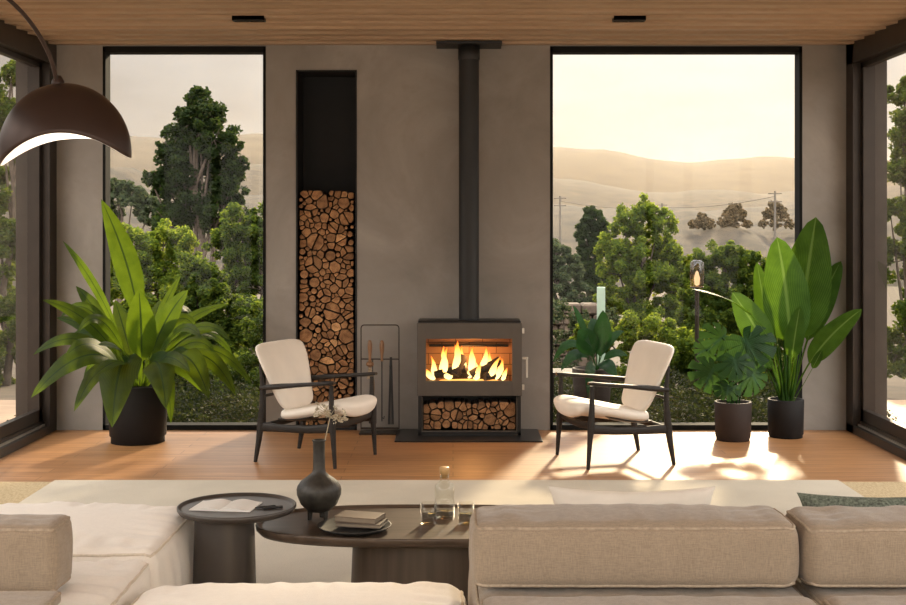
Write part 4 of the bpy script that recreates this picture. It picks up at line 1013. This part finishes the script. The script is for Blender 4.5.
MB().box((x - .03, Yt + .016, at(0, 424, Yt).z), (x + .03, Yt + .024, at(0, 403, Yt).z), .003).build('blade', M['black_metal'], r2)
MB().tube([(x, Yt + .02, zs), (x, Yt + .02, at(0, 404, Yt).z)], .004, 6).build('rod', M['black_metal'], r2)

# ------------------------------------------------------------------ armchairs (local: +x front)
def armchair(label, loc, rz):
    r = thing('armchair', label, 'armchair', loc, rz, group='cream armchairs facing each other by the stove', local=True)
    W2 = .283; ch = M['chair_wood']
    for s in (-1, 1):
        y = s * W2
        m = MB(); m.sweep([(.295, y, 0), (.281, y, .20), (.274, y, .27), (.268, y, .40), (.268, y, .542)], [(.011, .011), (.017, .017), (.024, .019), (.017, .015), (.013, .012)], n=14); m.build('leg', ch, r)
        m = MB(); m.sweep([(-.318, y, 0), (-.290, y, .15), (-.276, y, .25), (-.262, y, .40), (-.264, y, .52), (-.282, y * .985, .660)], [(.012, .011), (.019, .016), (.025, .018), (.018, .016), (.015, .014), (.008, .009)], n=14); m.build('leg', ch, r)
        m = MB(); P_ = [(.298, .562, .009, .018), (.27, .559, .013, .028), (.20, .551, .013, .030), (.08, .540, .013, .028), (-.03, .528, .015, .040), (-.12, .518, .018, .044), (-.22, .506, .018, .028), (-.275, .500, .014, .018)]
        m.sweep([(a, y * (1.0 + .05 * math.sin((a + .3) * 4)), z) for a, z, _, _ in P_], [(h, w) for _, _, h, w in P_], n=16); m.build('armrest', ch, r)
        m = MB(); m.sweep([(.266, y, .262), (.1, y * .99, .243), (-.1, y * .99, .238), (-.268, y, .240)], [(.032, .013), (.026, .013), (.026, .013), (.032, .013)], n=14); m.build('side_rail', ch, r)
    m = MB(); m.sweep([(.266, -W2, .285), (.272, -.1, .268), (.272, .1, .268), (.266, W2, .285)], [(.024, .012)] * 4, ref=(1, 0, 0), n=14); m.build('front_rail', ch, r)
    m = MB(); m.sweep([(-.275, -W2, .235), (-.275, W2, .235)], [(.022, .012)] * 2, ref=(1, 0, 0), n=12); m.build('rear_rail', ch, r)
    m = MB(); m.sweep([(-.262, -W2, .445), (-.245, 0, .445), (-.262, W2, .445)], [(.010, .007)] * 3, ref=(1, 0, 0), n=12); m.build('back_stretcher', ch, r)
    for s in (-1, 1):
        m = MB(); m.sweep([(-.25, s * .10, .445), (-.235, s * .12, .56), (-.272, s * .14, .655)], [(.008, .014)] * 3, n=10, ref=(0, 1, 0)); m.build('back_bracket', ch, r)
    # seat cushion and its shell
    def pad(path, name, mat, K=28, top=1.0, bot=1.0, grow=0.0):
        rows = []
        for (c_, nr, w, th) in path:
            row = []
            for k in range(K):
                a = 2 * PI * k / K; cy, sz = math.cos(a), math.sin(a)
                yy = (abs(cy) ** .55) * (1 if cy > 0 else -1) * (w + grow); hh = (abs(sz) ** .8) * (1 if sz > 0 else -1)
                p = Vector(c_) + Vector((0, yy, 0)) + Vector(nr) * (hh * th * (top if hh > 0 else bot) + .028 * (yy / .26) ** 2)
                row.append(p)
            rows.append(row)
        m = MB(); m.grid(rows, closed=True)
        n0 = len(rows); m.f.append(tuple(range(K - 1, -1, -1))); m.f.append(tuple((n0 - 1) * K + k for k in range(K))); m.m += [0, 0]; m.sm += [True, True]
        return m.build(name, mat, r)
    def prof(pts, wf, tf, n=26):
        P_ = []
        cr_ = [Vector((a, 0, b)) for a, b in pts]
        def cat(t):
            L = len(cr_) - 1; s_ = min(L - 1e-6, t * L); i = int(s_); u = s_ - i
            p0, p1, p2, p3 = cr_[max(0, i - 1)], cr_[i], cr_[i + 1], cr_[min(L, i + 2)]
            return .5 * ((2 * p1) + (p2 - p0) * u + (2 * p0 - 5 * p1 + 4 * p2 - p3) * u * u + (3 * p1 - p0 - 3 * p2 + p3) * u ** 3)
        for i in range(n + 1):
            t = .5 - .5 * math.cos(PI * i / n); c_ = cat(t); tg = (cat(min(1, t + .01)) - cat(max(0, t - .01))).normalized()
            nr = Vector((-tg.z, 0, tg.x)) if tg.x > 0 else Vector((tg.z, 0, -tg.x))
            P_.append((c_, nr, wf(t), tf(t)))
        return P_
    end = lambda t, a, b, e=2.2: (1 - max(0, 1 - t / a) ** e) ** (1 / e) * (1 - max(0, 1 - (1 - t) / b) ** e) ** (1 / e)
    seat = prof([(-.215, .305), (-.12, .300), (.02, .325), (.16, .350), (.28, .370), (.368, .350)], lambda t: .008 + (.205 + .045 * t) * end(t, .22, .22), lambda t: .006 + (.034 + .014 * t) * end(t, .12, .12))
    pad(seat, 'seat', M['upholstery'])
    sh = prof([(-.20, .268), (-.05, .272), (.10, .305), (.22, .335), (.30, .345)], lambda t: .19 + .03 * t, lambda t: .010)
    pad(sh, 'seat_shell', ch)
    back = prof([(-.150, .330), (-.195, .41), (-.240, .52), (-.290, .64), (-.355, .785)], lambda t: .008 + (.180 + .115 * min(1, t * 1.25)) * end(t, .24, .13, 2.6), lambda t: .005 + .024 * end(t, .16, .10))
    # normals point to the sitter (+x)
    back = [(c_, (n_ if n_.x > 0 else -n_), w, th) for c_, n_, w, th in back]
    pad(back, 'backrest', M['upholstery'])
    return r
armchair('cream armchair with charcoal wood frame left of the stove, in front of the log niche', (-.925, 8.60, 0), R(-24))
armchair('cream armchair with charcoal wood frame right of the stove, before the right window', (1.085, 8.545, 0), R(196))

# ------------------------------------------------------------------ rugs
m = MB(); m.box((-3.0, 1.0, .0008), (3.02, 7.78, .0035)); tag(m.build('jute_rug', M['jute'], origin=(0, 4, 0)), 'large straw coloured jute rug under the pale rug', 'rug')
m = MB(); m.box((-2.46, 1.2, .004), (2.38, 7.775, .016), .003)
tag(m.build('area_rug', M['rug'], origin=(0, 4, .004)), 'large pale beige patchwork rug under the coffee tables and sofas', 'rug')

# ------------------------------------------------------------------ sofa modules
PU = 3
def soft(name, label, cat, lo, hi, mat, rad_=.06, puff=.03, sidepuff=.012, wr=.006, seed=0, lean=(0, 0), group=None, n=44, drop=.0, pipe=('top',), pr=.0055, rz=0):
    lo, hi = Vector(lo), Vector(hi); c = (lo + hi) / 2; h = (hi - lo) / 2; a, b, d = h
    root = thing(name, label, cat, (c.x, c.y, lo.z), rz, group=group, local=True)
    sd = Vector((seed * 3.1, seed * 1.7, seed * .9))
    def D(p):                                       # p on the box surface (centred)
        q = Vector(p); cl = Vector((max(-a + rad_, min(a - rad_, q.x)), max(-b + rad_, min(b - rad_, q.y)), max(-d + rad_ * .9, min(d - rad_ * .9, q.z))))
        v = q - cl
        if v.length > 1e-9: v = v.normalized() * rad_; q = cl + v
        ux, uy, uz = q.x / a, q.y / b, q.z / d
        fx, fy, fz = 1 - min(1, abs(ux)) ** 2.4, 1 - min(1, abs(uy)) ** 2.4, 1 - min(1, abs(uz)) ** 2
        fz1 = max(0, uz)
        z = q.z + puff * fx * fy * fz1 - drop * (abs(ux) ** 6) * fz1 * .5
        x = q.x + sidepuff * (1 if ux > 0 else -1) * fz * fy * min(1, abs(ux)) ** 4
        y = q.y + sidepuff * (1 if uy > 0 else -1) * fz * fx * min(1, abs(uy)) ** 4
        # pulls running away from the seams
        ex, ey = max(0, 1 - (a - abs(q.x)) / .20), max(0, 1 - (b - abs(q.y)) / .20)
        top = max(0, (uz - .3) / .7)
        wx = mnoise.noise(Vector((q.y * 18, q.x * 2.2, 0)) + sd) * ex * (1 - ex) * 3.2; wy = mnoise.noise(Vector((q.x * 18, q.y * 2.2, 5)) + sd) * ey * (1 - ey) * 3.2
        bigw = mnoise.noise(Vector((q.x * 3.0, q.y * 3.0, q.z * 4)) + sd)
        z += wr * top * (1.5 * wx + 1.5 * wy + .5 * bigw)
        sw = (1 - top) * wr * 1.1
        if abs(ux) > .8: x += sw * (mnoise.noise(Vector((q.y * 15 + q.z * 6, q.z * 4, 9)) + sd))
        if abs(uy) > .8: y += sw * (mnoise.noise(Vector((q.x * 15, q.z * 4, 2)) + sd))
        x += lean[0] * (q.z + d); y += lean[1] * (q.z + d)
        return Vector((x, y, z + d))
    m = MB()
    def face(f, nu, nv):
        m.grid([[D(f(-1 + 2 * i / nu, -1 + 2 * j / nv)) for j in range(nv + 1)] for i in range(nu + 1)])
    # finer spacing near borders keeps the rounding crisp
    def s_(t): return math.sin(t * PI / 2) * .35 + t * .65
    nz_ = max(8, int(n * d / a))
    face(lambda u, v: (s_(u) * a, s_(v) * b, d), n, n); face(lambda u, v: (s_(u) * a, s_(v) * b, -d), 12, 12)
    for sg in (-1, 1):
        face(lambda u, v: (s_(u) * a, sg * b, s_(v) * d), n, nz_); face(lambda u, v: (sg * a, s_(u) * b, s_(v) * d), n, nz_)
    body = m.build('upholstery', mat, root, weld=True)
    def loop(zl, nn=60):
        P_ = []; k = rad_ * .29; A, Bb = a - k, b - k
        for (x0_, y0_, x1_, y1_) in ((-A, -Bb, A, -Bb), (A, -Bb, A, Bb), (A, Bb, -A, Bb), (-A, Bb, -A, -Bb)):
            for i in range(nn): t = i / nn; P_.append(D((x0_ + (x1_ - x0_) * t, y0_ + (y1_ - y0_) * t, zl * (d - k))))
        return P_
    for w in pipe:
        mm = MB(); mm.tube(loop(1 if w == 'top' else -1), pr, 6, closed=True); mm.build('piping', M['piping_light'] if mat is M['linen_light'] else M['piping'], root)
    return root
LI, LL = M['linen'], M['linen_light']
G = 'linen sofa modules'
soft('sofa_module', 'wide cream linen seat module at the left, nearest the stove', 'sofa seat', (-2.75, 4.50, .02), (-1.065, 5.32, .404), LL, .055, .030, .012, .012, 1, group=G, n=90)
soft('sofa_module', 'cream linen corner seat module between left back cushion and front ottoman', 'sofa seat', (-2.3, 3.2, .02), (-1.06, 4.455, .395), LL, .05, .026, .015, .013, 2, group=G, n=90)
soft('sofa_ottoman', 'cream linen ottoman at the bottom centre beside the module with the shade-toned back', 'ottoman', (-1.02, 3.12, .02), (.045, 4.14, .40), LL, .07, .034, .012, .008, 3, group=G, n=90)
soft('sofa_module', 'linen seat module behind the wide centre right back cushion', 'sofa seat', (.065, 3.82, .02), (1.095, 4.80, .43), LI, .05, .02, .012, .006, 4, group=G, n=40)
soft('sofa_module', 'linen seat module at the far right below the green pillow', 'sofa seat', (1.11, 3.82, .02), (2.15, 4.80, .43), LI, .05, .02, .012, .006, 5, group=G, n=40)
soft('sofa_bolster', 'low linen back roll under the centre right back cushion', 'sofa back', (.075, 3.05, .02), (1.085, 3.79, .462), LI, .045, .012, .01, .005, 6, group=G, n=50)
soft('sofa_bolster', 'low linen back roll at the right edge under the right back cushion', 'sofa back', (1.10, 3.05, .02), (2.15, 3.79, .466), LI, .045, .012, .01, .005, 7, group=G, n=50)
soft('sofa_back_cushion', 'wide shade-toned linen back cushion right of the coffee table', 'sofa cushion', (.062, 3.86, .455), (1.065, 4.17, .652), LI, .045, .010, .010, .007, 8, group='linen back cushions', n=70, pipe=('top', 'bottom'))
soft('sofa_back_cushion', 'shade-toned linen back cushion at the right edge, below the green pillow', 'sofa cushion', (1.088, 3.86, .455), (2.13, 4.16, .646), LI, .045, .012, .010, .007, 9, group='linen back cushions', n=70, pipe=('top', 'bottom'))
soft('sofa_back_cushion', 'shade-toned linen back cushion standing at the lower left corner', 'sofa cushion', (-2.25, 3.89, .43), (-1.232, 4.09, .638), LI, .03, .006, .010, .006, 10, lean=(-.02, .02), group='linen back cushions', n=70, pipe=('top', 'bottom'))
soft('sofa_bolster', 'low linen arm roll at the bottom left corner', 'sofa back', (-2.25, 3.3, .428), (-1.185, 3.82, .464), LI, .016, .003, .002, .002, 11, group=G, n=50)

def pillow(label, c, w, h, t, mat, tilt, seed):
    r = thing('throw_pillow', label, 'pillow', c, 0, local=True)
    rows = []; n = 34; m = MB()
    for sg in (1, -1):
        rows = []
        for i in range(n + 1):
            row = []
            for j in range(n + 1):
                u, v = -1 + 2 * i / n, -1 + 2 * j / n
                cx_ = u * w * (1 - .10 * (1 - u * u) * 0 - .09 * (1 - v * v) * abs(u) ** 3); cz_ = v * h * (1 - .16 * (1 - u * u) * abs(v) ** 3)
                th = t * ((1 - u * u) * (1 - v * v)) ** .42 + .002
                wv_ = .006 * mnoise.noise(Vector((u * 4 + seed, v * 4, 0)))
                p = Vector((cx_, -sg * (th + wv_), cz_ + h)); row.append(Vector((p.x, p.y * math.cos(tilt) + p.z * math.sin(tilt), -p.y * math.sin(tilt) + p.z * math.cos(tilt))))
            rows.append(row)
        m.grid(rows)
    m.build('cover', mat, r, weld=True)
pillow('ivory linen throw pillow peeking over the centre right back cushion', (.62, 4.33, .437), .290, .119, .055, M['pillow_white'], .12, 1)
pillow('grey green boucle throw pillow on the far right seat', (1.50, 4.33, .437), .31, .108, .06, M['pillow_green'], .12, 5)

# ------------------------------------------------------------------ tables
cx_, cy_, tz, tr = (237 - 453) / F * 5.06, 5.06, .452, .237
r = thing('side_table', 'round bronze grey side table with raised rim left of the coffee table', 'side table', (cx_, cy_, 0), group='low tables')
m = MB(); m.lathe([(0, tz - .028), (tr - .03, tz - .028), (tr - .008, tz - .020), (tr, tz - .008), (tr, tz + .002), (tr - .003, tz + .004), (tr - .007, tz + .003), (tr - .012, tz - .005), (tr - .022, tz - .007), (0, tz - .006)], (cx_, cy_, 0), 80); m.build('table_top', M['table_metal'], r)
m = MB(); m.lathe([(.128, .017), (.124, .2), (.118, tz - .028)], (cx_ - .05, cy_, 0), 64); m.build('pedestal', M['table_metal'], r)
S1 = tz - .0065
# coffee table: stadium top
r = thing('coffee_table', 'long low walnut coffee table with rounded ends and a drum base', 'coffee table', (-.10, 5.18, 0), group='low tables')
def stadium(x0_, x1_, y0_, y1_, p=2.6, n=120):
    cx, cy, a, b = (x0_ + x1_) / 2, (y0_ + y1_) / 2, (x1_ - x0_) / 2, (y1_ - y0_) / 2
    return [((abs(math.cos(t)) ** (2 / p)) * (1 if math.cos(t) > 0 else -1) * a + cx, (abs(math.sin(t)) ** (2 / p)) * (1 if math.sin(t) > 0 else -1) * b + cy) for t in [2 * PI * k / n for k in range(n)]]
ct = .352; m = MB(); TX0, TX1, TY0, TY1 = -.81, .62, 4.875, 5.50
def ring(ins, z): return [Vector((x, y, z)) for x, y in stadium(TX0 + ins, TX1 - ins, TY0 + ins, TY1 - ins)]
rows = [ring(.09, ct - .040), ring(.02, ct - .030), ring(.004, ct - .012), ring(0, ct + .004), ring(.002, ct + .010), ring(.008, ct + .010), ring(.014, ct), ring(.03, ct - .001)]
m.grid(rows, closed=True, smooth=True); nn = 120; m.f.append(tuple(range(nn))); m.f.append(tuple(7 * nn + k for k in range(nn))); m.m += [0, 0]; m.sm += [False, False]
m.build('table_top', M['walnut'], r)
m = MB(); m.grid([[Vector((x, y, z)) for x, y in stadium(-.425 + i_, .40 - i_, 4.985 + i_, 5.42 - i_, 2.2, 80)] for z, i_ in ((.017, 0), (ct - .04, .012))], closed=True)
m.build('drum_base', M['walnut_drum'], r)
S2 = ct - .001
# vase with dried flowers
vx, vy = (319 - 453) / F * 5.26, 5.26
r = thing('vase', 'dark bottle shaped stoneware vase on three feet on the coffee table', 'vase', (vx, vy, S2 + .0005))
zb = S2 + .034
m = MB(); m.lathe([(0, zb), (.045, zb + 0.003), (.075, zb + 0.030), (.092, zb + 0.070), (.0935, zb + 0.092), (.090, zb + 0.106), (.075, zb + 0.127), (.045, zb + 0.149), (.029, zb + 0.162), (.0255, zb + 0.178), (.0245, zb + 0.243), (.0255, zb + 0.289), (.029, zb + 0.294), (.029, zb + 0.298), (.022, zb + 0.298), (.020, zb + 0.270), (.020, zb + 0.162), (0, zb + 0.151)], (vx, vy, 0), 56)
m.build('vessel', M['vase'], r)
for k in range(3):
    a = R(-90 + 120 * k + 50); MB().beam((vx + .040 * math.cos(a), vy + .040 * math.sin(a), S2 + .0005), (vx + .038 * math.cos(a), vy + .038 * math.sin(a), zb + .012), (.008, .008), (.012, .012)).build('foot', M['vase'], r)
rt = Vector((vx + .005, vy, zb + .22))
r = thing('dried_flowers', 'sprig of dried cream flowers standing in the dark vase', 'flowers', rt)
hd = at(330, 417, vy); top = zb + .29
m = MB(); m.tube(bez(rt, rt.lerp(hd, .5) + Vector((.006, 0, .01)), hd, 8), .0022, 6); rnd = random.Random(5)
heads = []
for k in range(26):
    q = at(rnd.uniform(316, 346), 0, vy); u = (q.x - at(331, 0, vy).x) / .064
    p = Vector((q.x, vy + rnd.uniform(-.03, .03), hd.z + .022 - .05 * u * (.5 + .5 * (u > 0)) * .5 + rnd.uniform(-.028, .028)))
    heads.append(p); m.tube(bez(hd, hd.lerp(p, .5) + Vector((0, 0, .006)), p, 4), .0011, 5)
m.build('stem', M['stem'], r, recalc=False)
m = MB()
for p in heads:
    for j in range(7):
        q = p + Vector((rnd.gauss(0, .004), rnd.gauss(0, .004), rnd.gauss(0, .004))); d = Vector((rnd.gauss(0, 1), rnd.gauss(0, 1), rnd.gauss(0, 1))).normalized(); a, b = frame_of(d)
        sz = rnd.uniform(.004, .0075); m.add([q - a * sz, q + b * sz + d * .002, q + a * sz, q - b * sz + d * .002], [(0, 1, 2, 3)])
m.build('flower_heads', M['flower'], r, recalc=False)
# plate and books
px_, py_ = (354.5 - 453) / F * 5.07, 5.07
m = MB(); m.lathe([(0, S2 + .001), (.10, S2 + .001), (.138, S2 + .012), (.148, S2 + .020), (.149, S2 + .023), (.144, S2 + .0225), (.128, S2 + .014), (.09, S2 + .008), (0, S2 + .008)], (px_, py_, 0), 64)
tag(m.build('plate', M['plate'], origin=(px_, py_, S2)), 'round black slate plate holding two books on the coffee table', 'plate')
def book(label, c, w, d, h, rz, mat, mi=None):
    r = thing('book', label, 'book', c, rz, group='books on the black plate', local=True)
    m = MB(); m.box((-w / 2, -d / 2, 0), (w / 2, d / 2, .003), .001); m.box((-w / 2, -d / 2, h - .003), (w / 2, d / 2, h), .001); m.box((-w / 2, d / 2 - .003, 0), (w / 2, d / 2, h), .001); m.build('cover', mat, r)
    MB().box((-w / 2 + .003, -d / 2 + .003, .003), (w / 2 - .003, d / 2 - .003, h - .003)).build('pages', M['pages'], r)
book('lower grey book on the black plate, under the tan book', (px_ + .028, py_ + .0, S2 + .0235), .185, .125, .016, R(-12), M['book_grey'])
book('upper tan book lying on the grey book on the plate', (px_ + .022, py_ + .005, S2 + .040), .175, .120, .022, R(-17), M['book_tan'])
# twig ornament on the plate is too fine to read; carafe and glasses
def tumbler(label, px, Y):
    x = (px - 453) / F * Y; r = thing('drinking_glass', label, 'glass', (x, Y, S2 + .0005), group='tumblers on the coffee table')
    b = S2 + .0005; m = MB(); m.lathe([(0, b), (.029, b), (.032, b + .004), (.0335, b + .088), (.032, b + .0885), (.0305, b + .008), (0, b + .007)], (x, Y, 0), 40); m.build('vessel', M['glass'], r)
    m = MB(); m.lathe([(0, b + .0075), (.0300, b + .0085), (.0308, b + .042), (0, b + .042)], (x, Y, 0), 36); m.build('water', M['water'], r)
tumbler('clear water tumbler left of the carafe on the coffee table', 428.5, 5.17); tumbler('clear water tumbler right of the carafe, touching the sofa edge', 466, 5.17)
x, Y = (444.5 - 453) / F * 5.27, 5.27; b = S2 + .0005
r = thing('carafe', 'clear glass carafe with amber stopper between the two tumblers', 'carafe', (x, Y, b))
m = MB(); m.lathe([(0, b), (.040, b), (.0425, b + .005), (.0425, b + .125), (.038, b + .142), (.022, b + .156), (.019, b + .165), (.0185, b + .185), (.017, b + .185), (.0172, b + .165), (.020, b + .154), (.036, b + .139), (.0405, b + .124), (.0405, b + .008), (0, b + .007)], (x, Y, 0), 48); m.build('vessel', M['glass'], r)
m = MB(); m.lathe([(0, b + .0075), (.0400, b + .0085), (.0400, b + .030), (0, b + .030)], (x, Y, 0), 40); m.build('water', M['water'], r)
m = MB(); m.lathe([(0, b + .172), (.0165, b + .172), (.0165, b + .186), (.020, b + .187), (.021, b + .213), (.019, b + .216), (0, b + .216)], (x, Y, 0), 32); m.build('stopper', M['cork'], r)
# magazine and pens
mc = Vector((cx_ - .045, cy_ + .005, S1))
r = thing('magazine', 'open white magazine lying on the round side table', 'magazine', mc, R(-8), local=True)
for sg, nm in ((-1, 'left'), (1, 'right')):
    m = MB(); rows = []
    for i in range(13):
        u = i / 12; z = .004 + .012 * math.sin(PI * min(1, u * 1.15)) * (1 - u * .6) + (.002 if sg > 0 else 0)
        rows.append([Vector((sg * u * .125, -.085, z)), Vector((sg * u * .125, .085, z))])
    m.grid(rows); low = [[Vector((p.x, p.y, .0008)) for p in row] for row in rows]; m.grid(low)
    for j in (0, 1): m.grid([[row[j] for row in rows], [row[j] for row in low]])
    m.grid([rows[-1], low[-1]]); pg = m.build('page_block', M['paper'], r)
    mm = MB()
    for k in range(5): mm.box((sg * .02 if sg > 0 else -.105, .055 - k * .024, .0), (.105 if sg > 0 else -.02, .063 - k * .024, .0))
for (a, b_, lab) in (((.085, -.03), (.155, -.005), 'black pen nearest the magazine on the side table'), ((.115, -.045), (.185, -.015), 'black pen nearer the rim of the side table')):
    p0 = Vector((cx_ + a[0], cy_ + a[1], S1 + .0055)); p1 = Vector((cx_ + b_[0], cy_ + b_[1], S1 + .0055)); q = p0.lerp(p1, .78); q2 = p0.lerp(p1, -.12)
    r = thing('pen', lab, 'pen', p0, group='pens on the side table')
    MB().tube([p0, q], .0045, 10).build('barrel', M['pen'], r); MB().tube([q, p1], .0052, 10).build('cap', M['pen'], r); MB().tube([q2, p0], [.0008, .004], 8).build('tip', M['pen'], r)

# ------------------------------------------------------------------ arc lamp
Yl = 4.05; k_ = F / Yl; lc = at(65, 152, Yl); a_ = 66 / k_; hh = 69 / k_
base = Vector((-2.6, 2.9, 0))
r = thing('arc_floor_lamp', 'brown domed arc lamp hanging into the upper left corner', 'floor lamp', (base.x, base.y, 0))
def dome(sc, flip=False):
    rows = []; n, K = 26, 96
    for i in range(n + 1):
        row = []
        for k in range(K):
            th = 2 * PI * k / K; c2 = math.cos(th) ** 2
            u_ = math.cos(th); S_ = .314 - .094 * abs(u_) ** 2.2 + .013 * u_   # rim hangs lower at the sides
            rel = (S_ + .024 * max(0, -u_) ** 1.5 * math.sin(th) - (.018 * math.sin(th) if math.sin(th) > 0 else 0)) * (1 + .55 * a_ * math.sin(th) / Yl) - (lc.z - EYE)
            mxp = math.acos(max(-1, min(1, rel / hh))) if rel > 0 else PI / 2 + math.asin(min(.6, -rel / (1.2 * hh)))
            ph = mxp * i / n
            x = a_ * sc * math.sin(ph) * math.cos(th); y = a_ * sc * math.sin(ph) * math.sin(th); y *= .55; z = hh * sc * math.cos(ph) ** (1) if ph < PI / 2 else hh * sc * math.cos(ph) * 1.2
            x2 = x * math.cos(R(4)) + z * math.sin(R(4)); z2_ = -x * math.sin(R(-4)) * -1 * -1 + z
            row.append(lc + Vector((x, y, z)))
        rows.append(row)
    return rows
o1, i1 = dome(1.0), dome(.975)
m = MB(); m.grid(o1, closed=True); m.grid([o1[-1], i1[-1]], closed=True); m.build('lamp_shade', M['shade'], r, weld=True)
m = MB(); m.grid([[p - Vector((0, 0, .001)) for p in row] for row in i1], closed=True); m.build('shade_lining', M['shade_in'], r, weld=True)
MB().lathe([(0, lc.z + .11), (.024, lc.z + .115), (.028, lc.z + .13), (.018, lc.z + .17), (.014, lc.z + hh * .96), (0, lc.z + hh * .96)], (lc.x, lc.y, 0), 24).build('bulb', M['shade_in'], r)
top = at(58, 85, Yl)
pts = [top + Vector((0, 0, -.01)), at(52, 62, Yl - .05), at(42, 40, Yl - .10), at(27, 18, Yl - .17), at(8, -1, Yl - .25), at(-18, -20, Yl - .36), at(-60, -42, Yl - .55), at(-130, -60, Yl - .85)]
def smooth(ps, k=6):
    out = []
    for i in range(len(ps) - 1):
        p0, p1, p2, p3 = ps[max(0, i - 1)], ps[i], ps[i + 1], ps[min(len(ps) - 1, i + 2)]
        for j in range(k):
            u = j / k; out.append(.5 * ((2 * p1) + (p2 - p0) * u + (2 * p0 - 5 * p1 + 4 * p2 - p3) * u * u + (3 * p1 - p0 - 3 * p2 + p3) * u ** 3))
    return out + [ps[-1]]
pts += [Vector((-2.25, 3.0, 2.15)), Vector((-2.55, 2.92, 1.5)), Vector((-2.6, 2.9, .06))]
ll = bpy.data.lights.new('lamp_light', 'POINT'); ll.energy = 1.1; ll.color = (1, .86, .70); ll.shadow_soft_size = .02
lo_ = bpy.data.objects.new('lamp_light', ll); COL.objects.link(lo_); lo_.location = (lc.x, lc.y, lc.z + .085)
MB().tube(smooth(pts), .0068, 12).build('arc_pole', M['shade'], r)
MB().lathe([(0, .005), (.17, .005), (.17, .05), (.165, .06), (0, .06)], (base.x, base.y, 0), 48).build('base', M['shade'], r)
MB().lathe([(0, -.01), (.02, -.01), (.02, .012), (.010, .03), (0, .03)], (top.x, top.y, top.z), 24).build('socket_cap', M['shade'], r)

# ------------------------------------------------------------------ ceiling downlights
for px, lab in ((249, 'black twin downlight recessed in the ceiling above the left window'), (629, 'black twin downlight recessed in the ceiling before the right window')):
    Yd = 8.48; x = (px - 453) / F * Yd; r = thing('downlight', lab, 'ceiling light', (x, Yd, H - .03), group='recessed downlights')
    m = MB(); w, d = .108, .045; z_ = H - .036
    m.box((x - w, Yd - d, z_), (x + w, Yd - d + .006, z_ + .03)); m.box((x - w, Yd + d - .006, z_), (x + w, Yd + d, z_ + .03)); m.box((x - w, Yd - d, z_), (x - w + .006, Yd + d, z_ + .03)); m.box((x + w - .006, Yd - d, z_), (x + w, Yd + d, z_ + .03)); m.box((x - .004, Yd - d, z_), (x + .004, Yd + d, z_ + .03)); m.box((x - w, Yd - d, z_ + .006), (x + w, Yd + d, z_ + .03))
    m.build('housing', M['black_metal'], r)
    for sx_ in (-.052, .052):
        MB().lathe([(.032, 0), (.036, -.003), (.040, 0)], (x + sx_, Yd, z_ + .004), 28).build('lens_ring', M['frame'], r)
        l = bpy.data.lights.new('spot', 'SPOT'); l.energy = 7; l.color = (1, .80, .58); l.spot_size = R(110); l.spot_blend = .9; l.shadow_soft_size = .03
        lo = bpy.data.objects.new('spot', l); COL.objects.link(lo); lo.location = (x + sx_, Yd, z_ - .01); lo.parent = r; lo.matrix_parent_inverse = Matrix.Translation(-Vector(r.location))
for o in SC.objects:
    if '_local' in o: del o['_local']
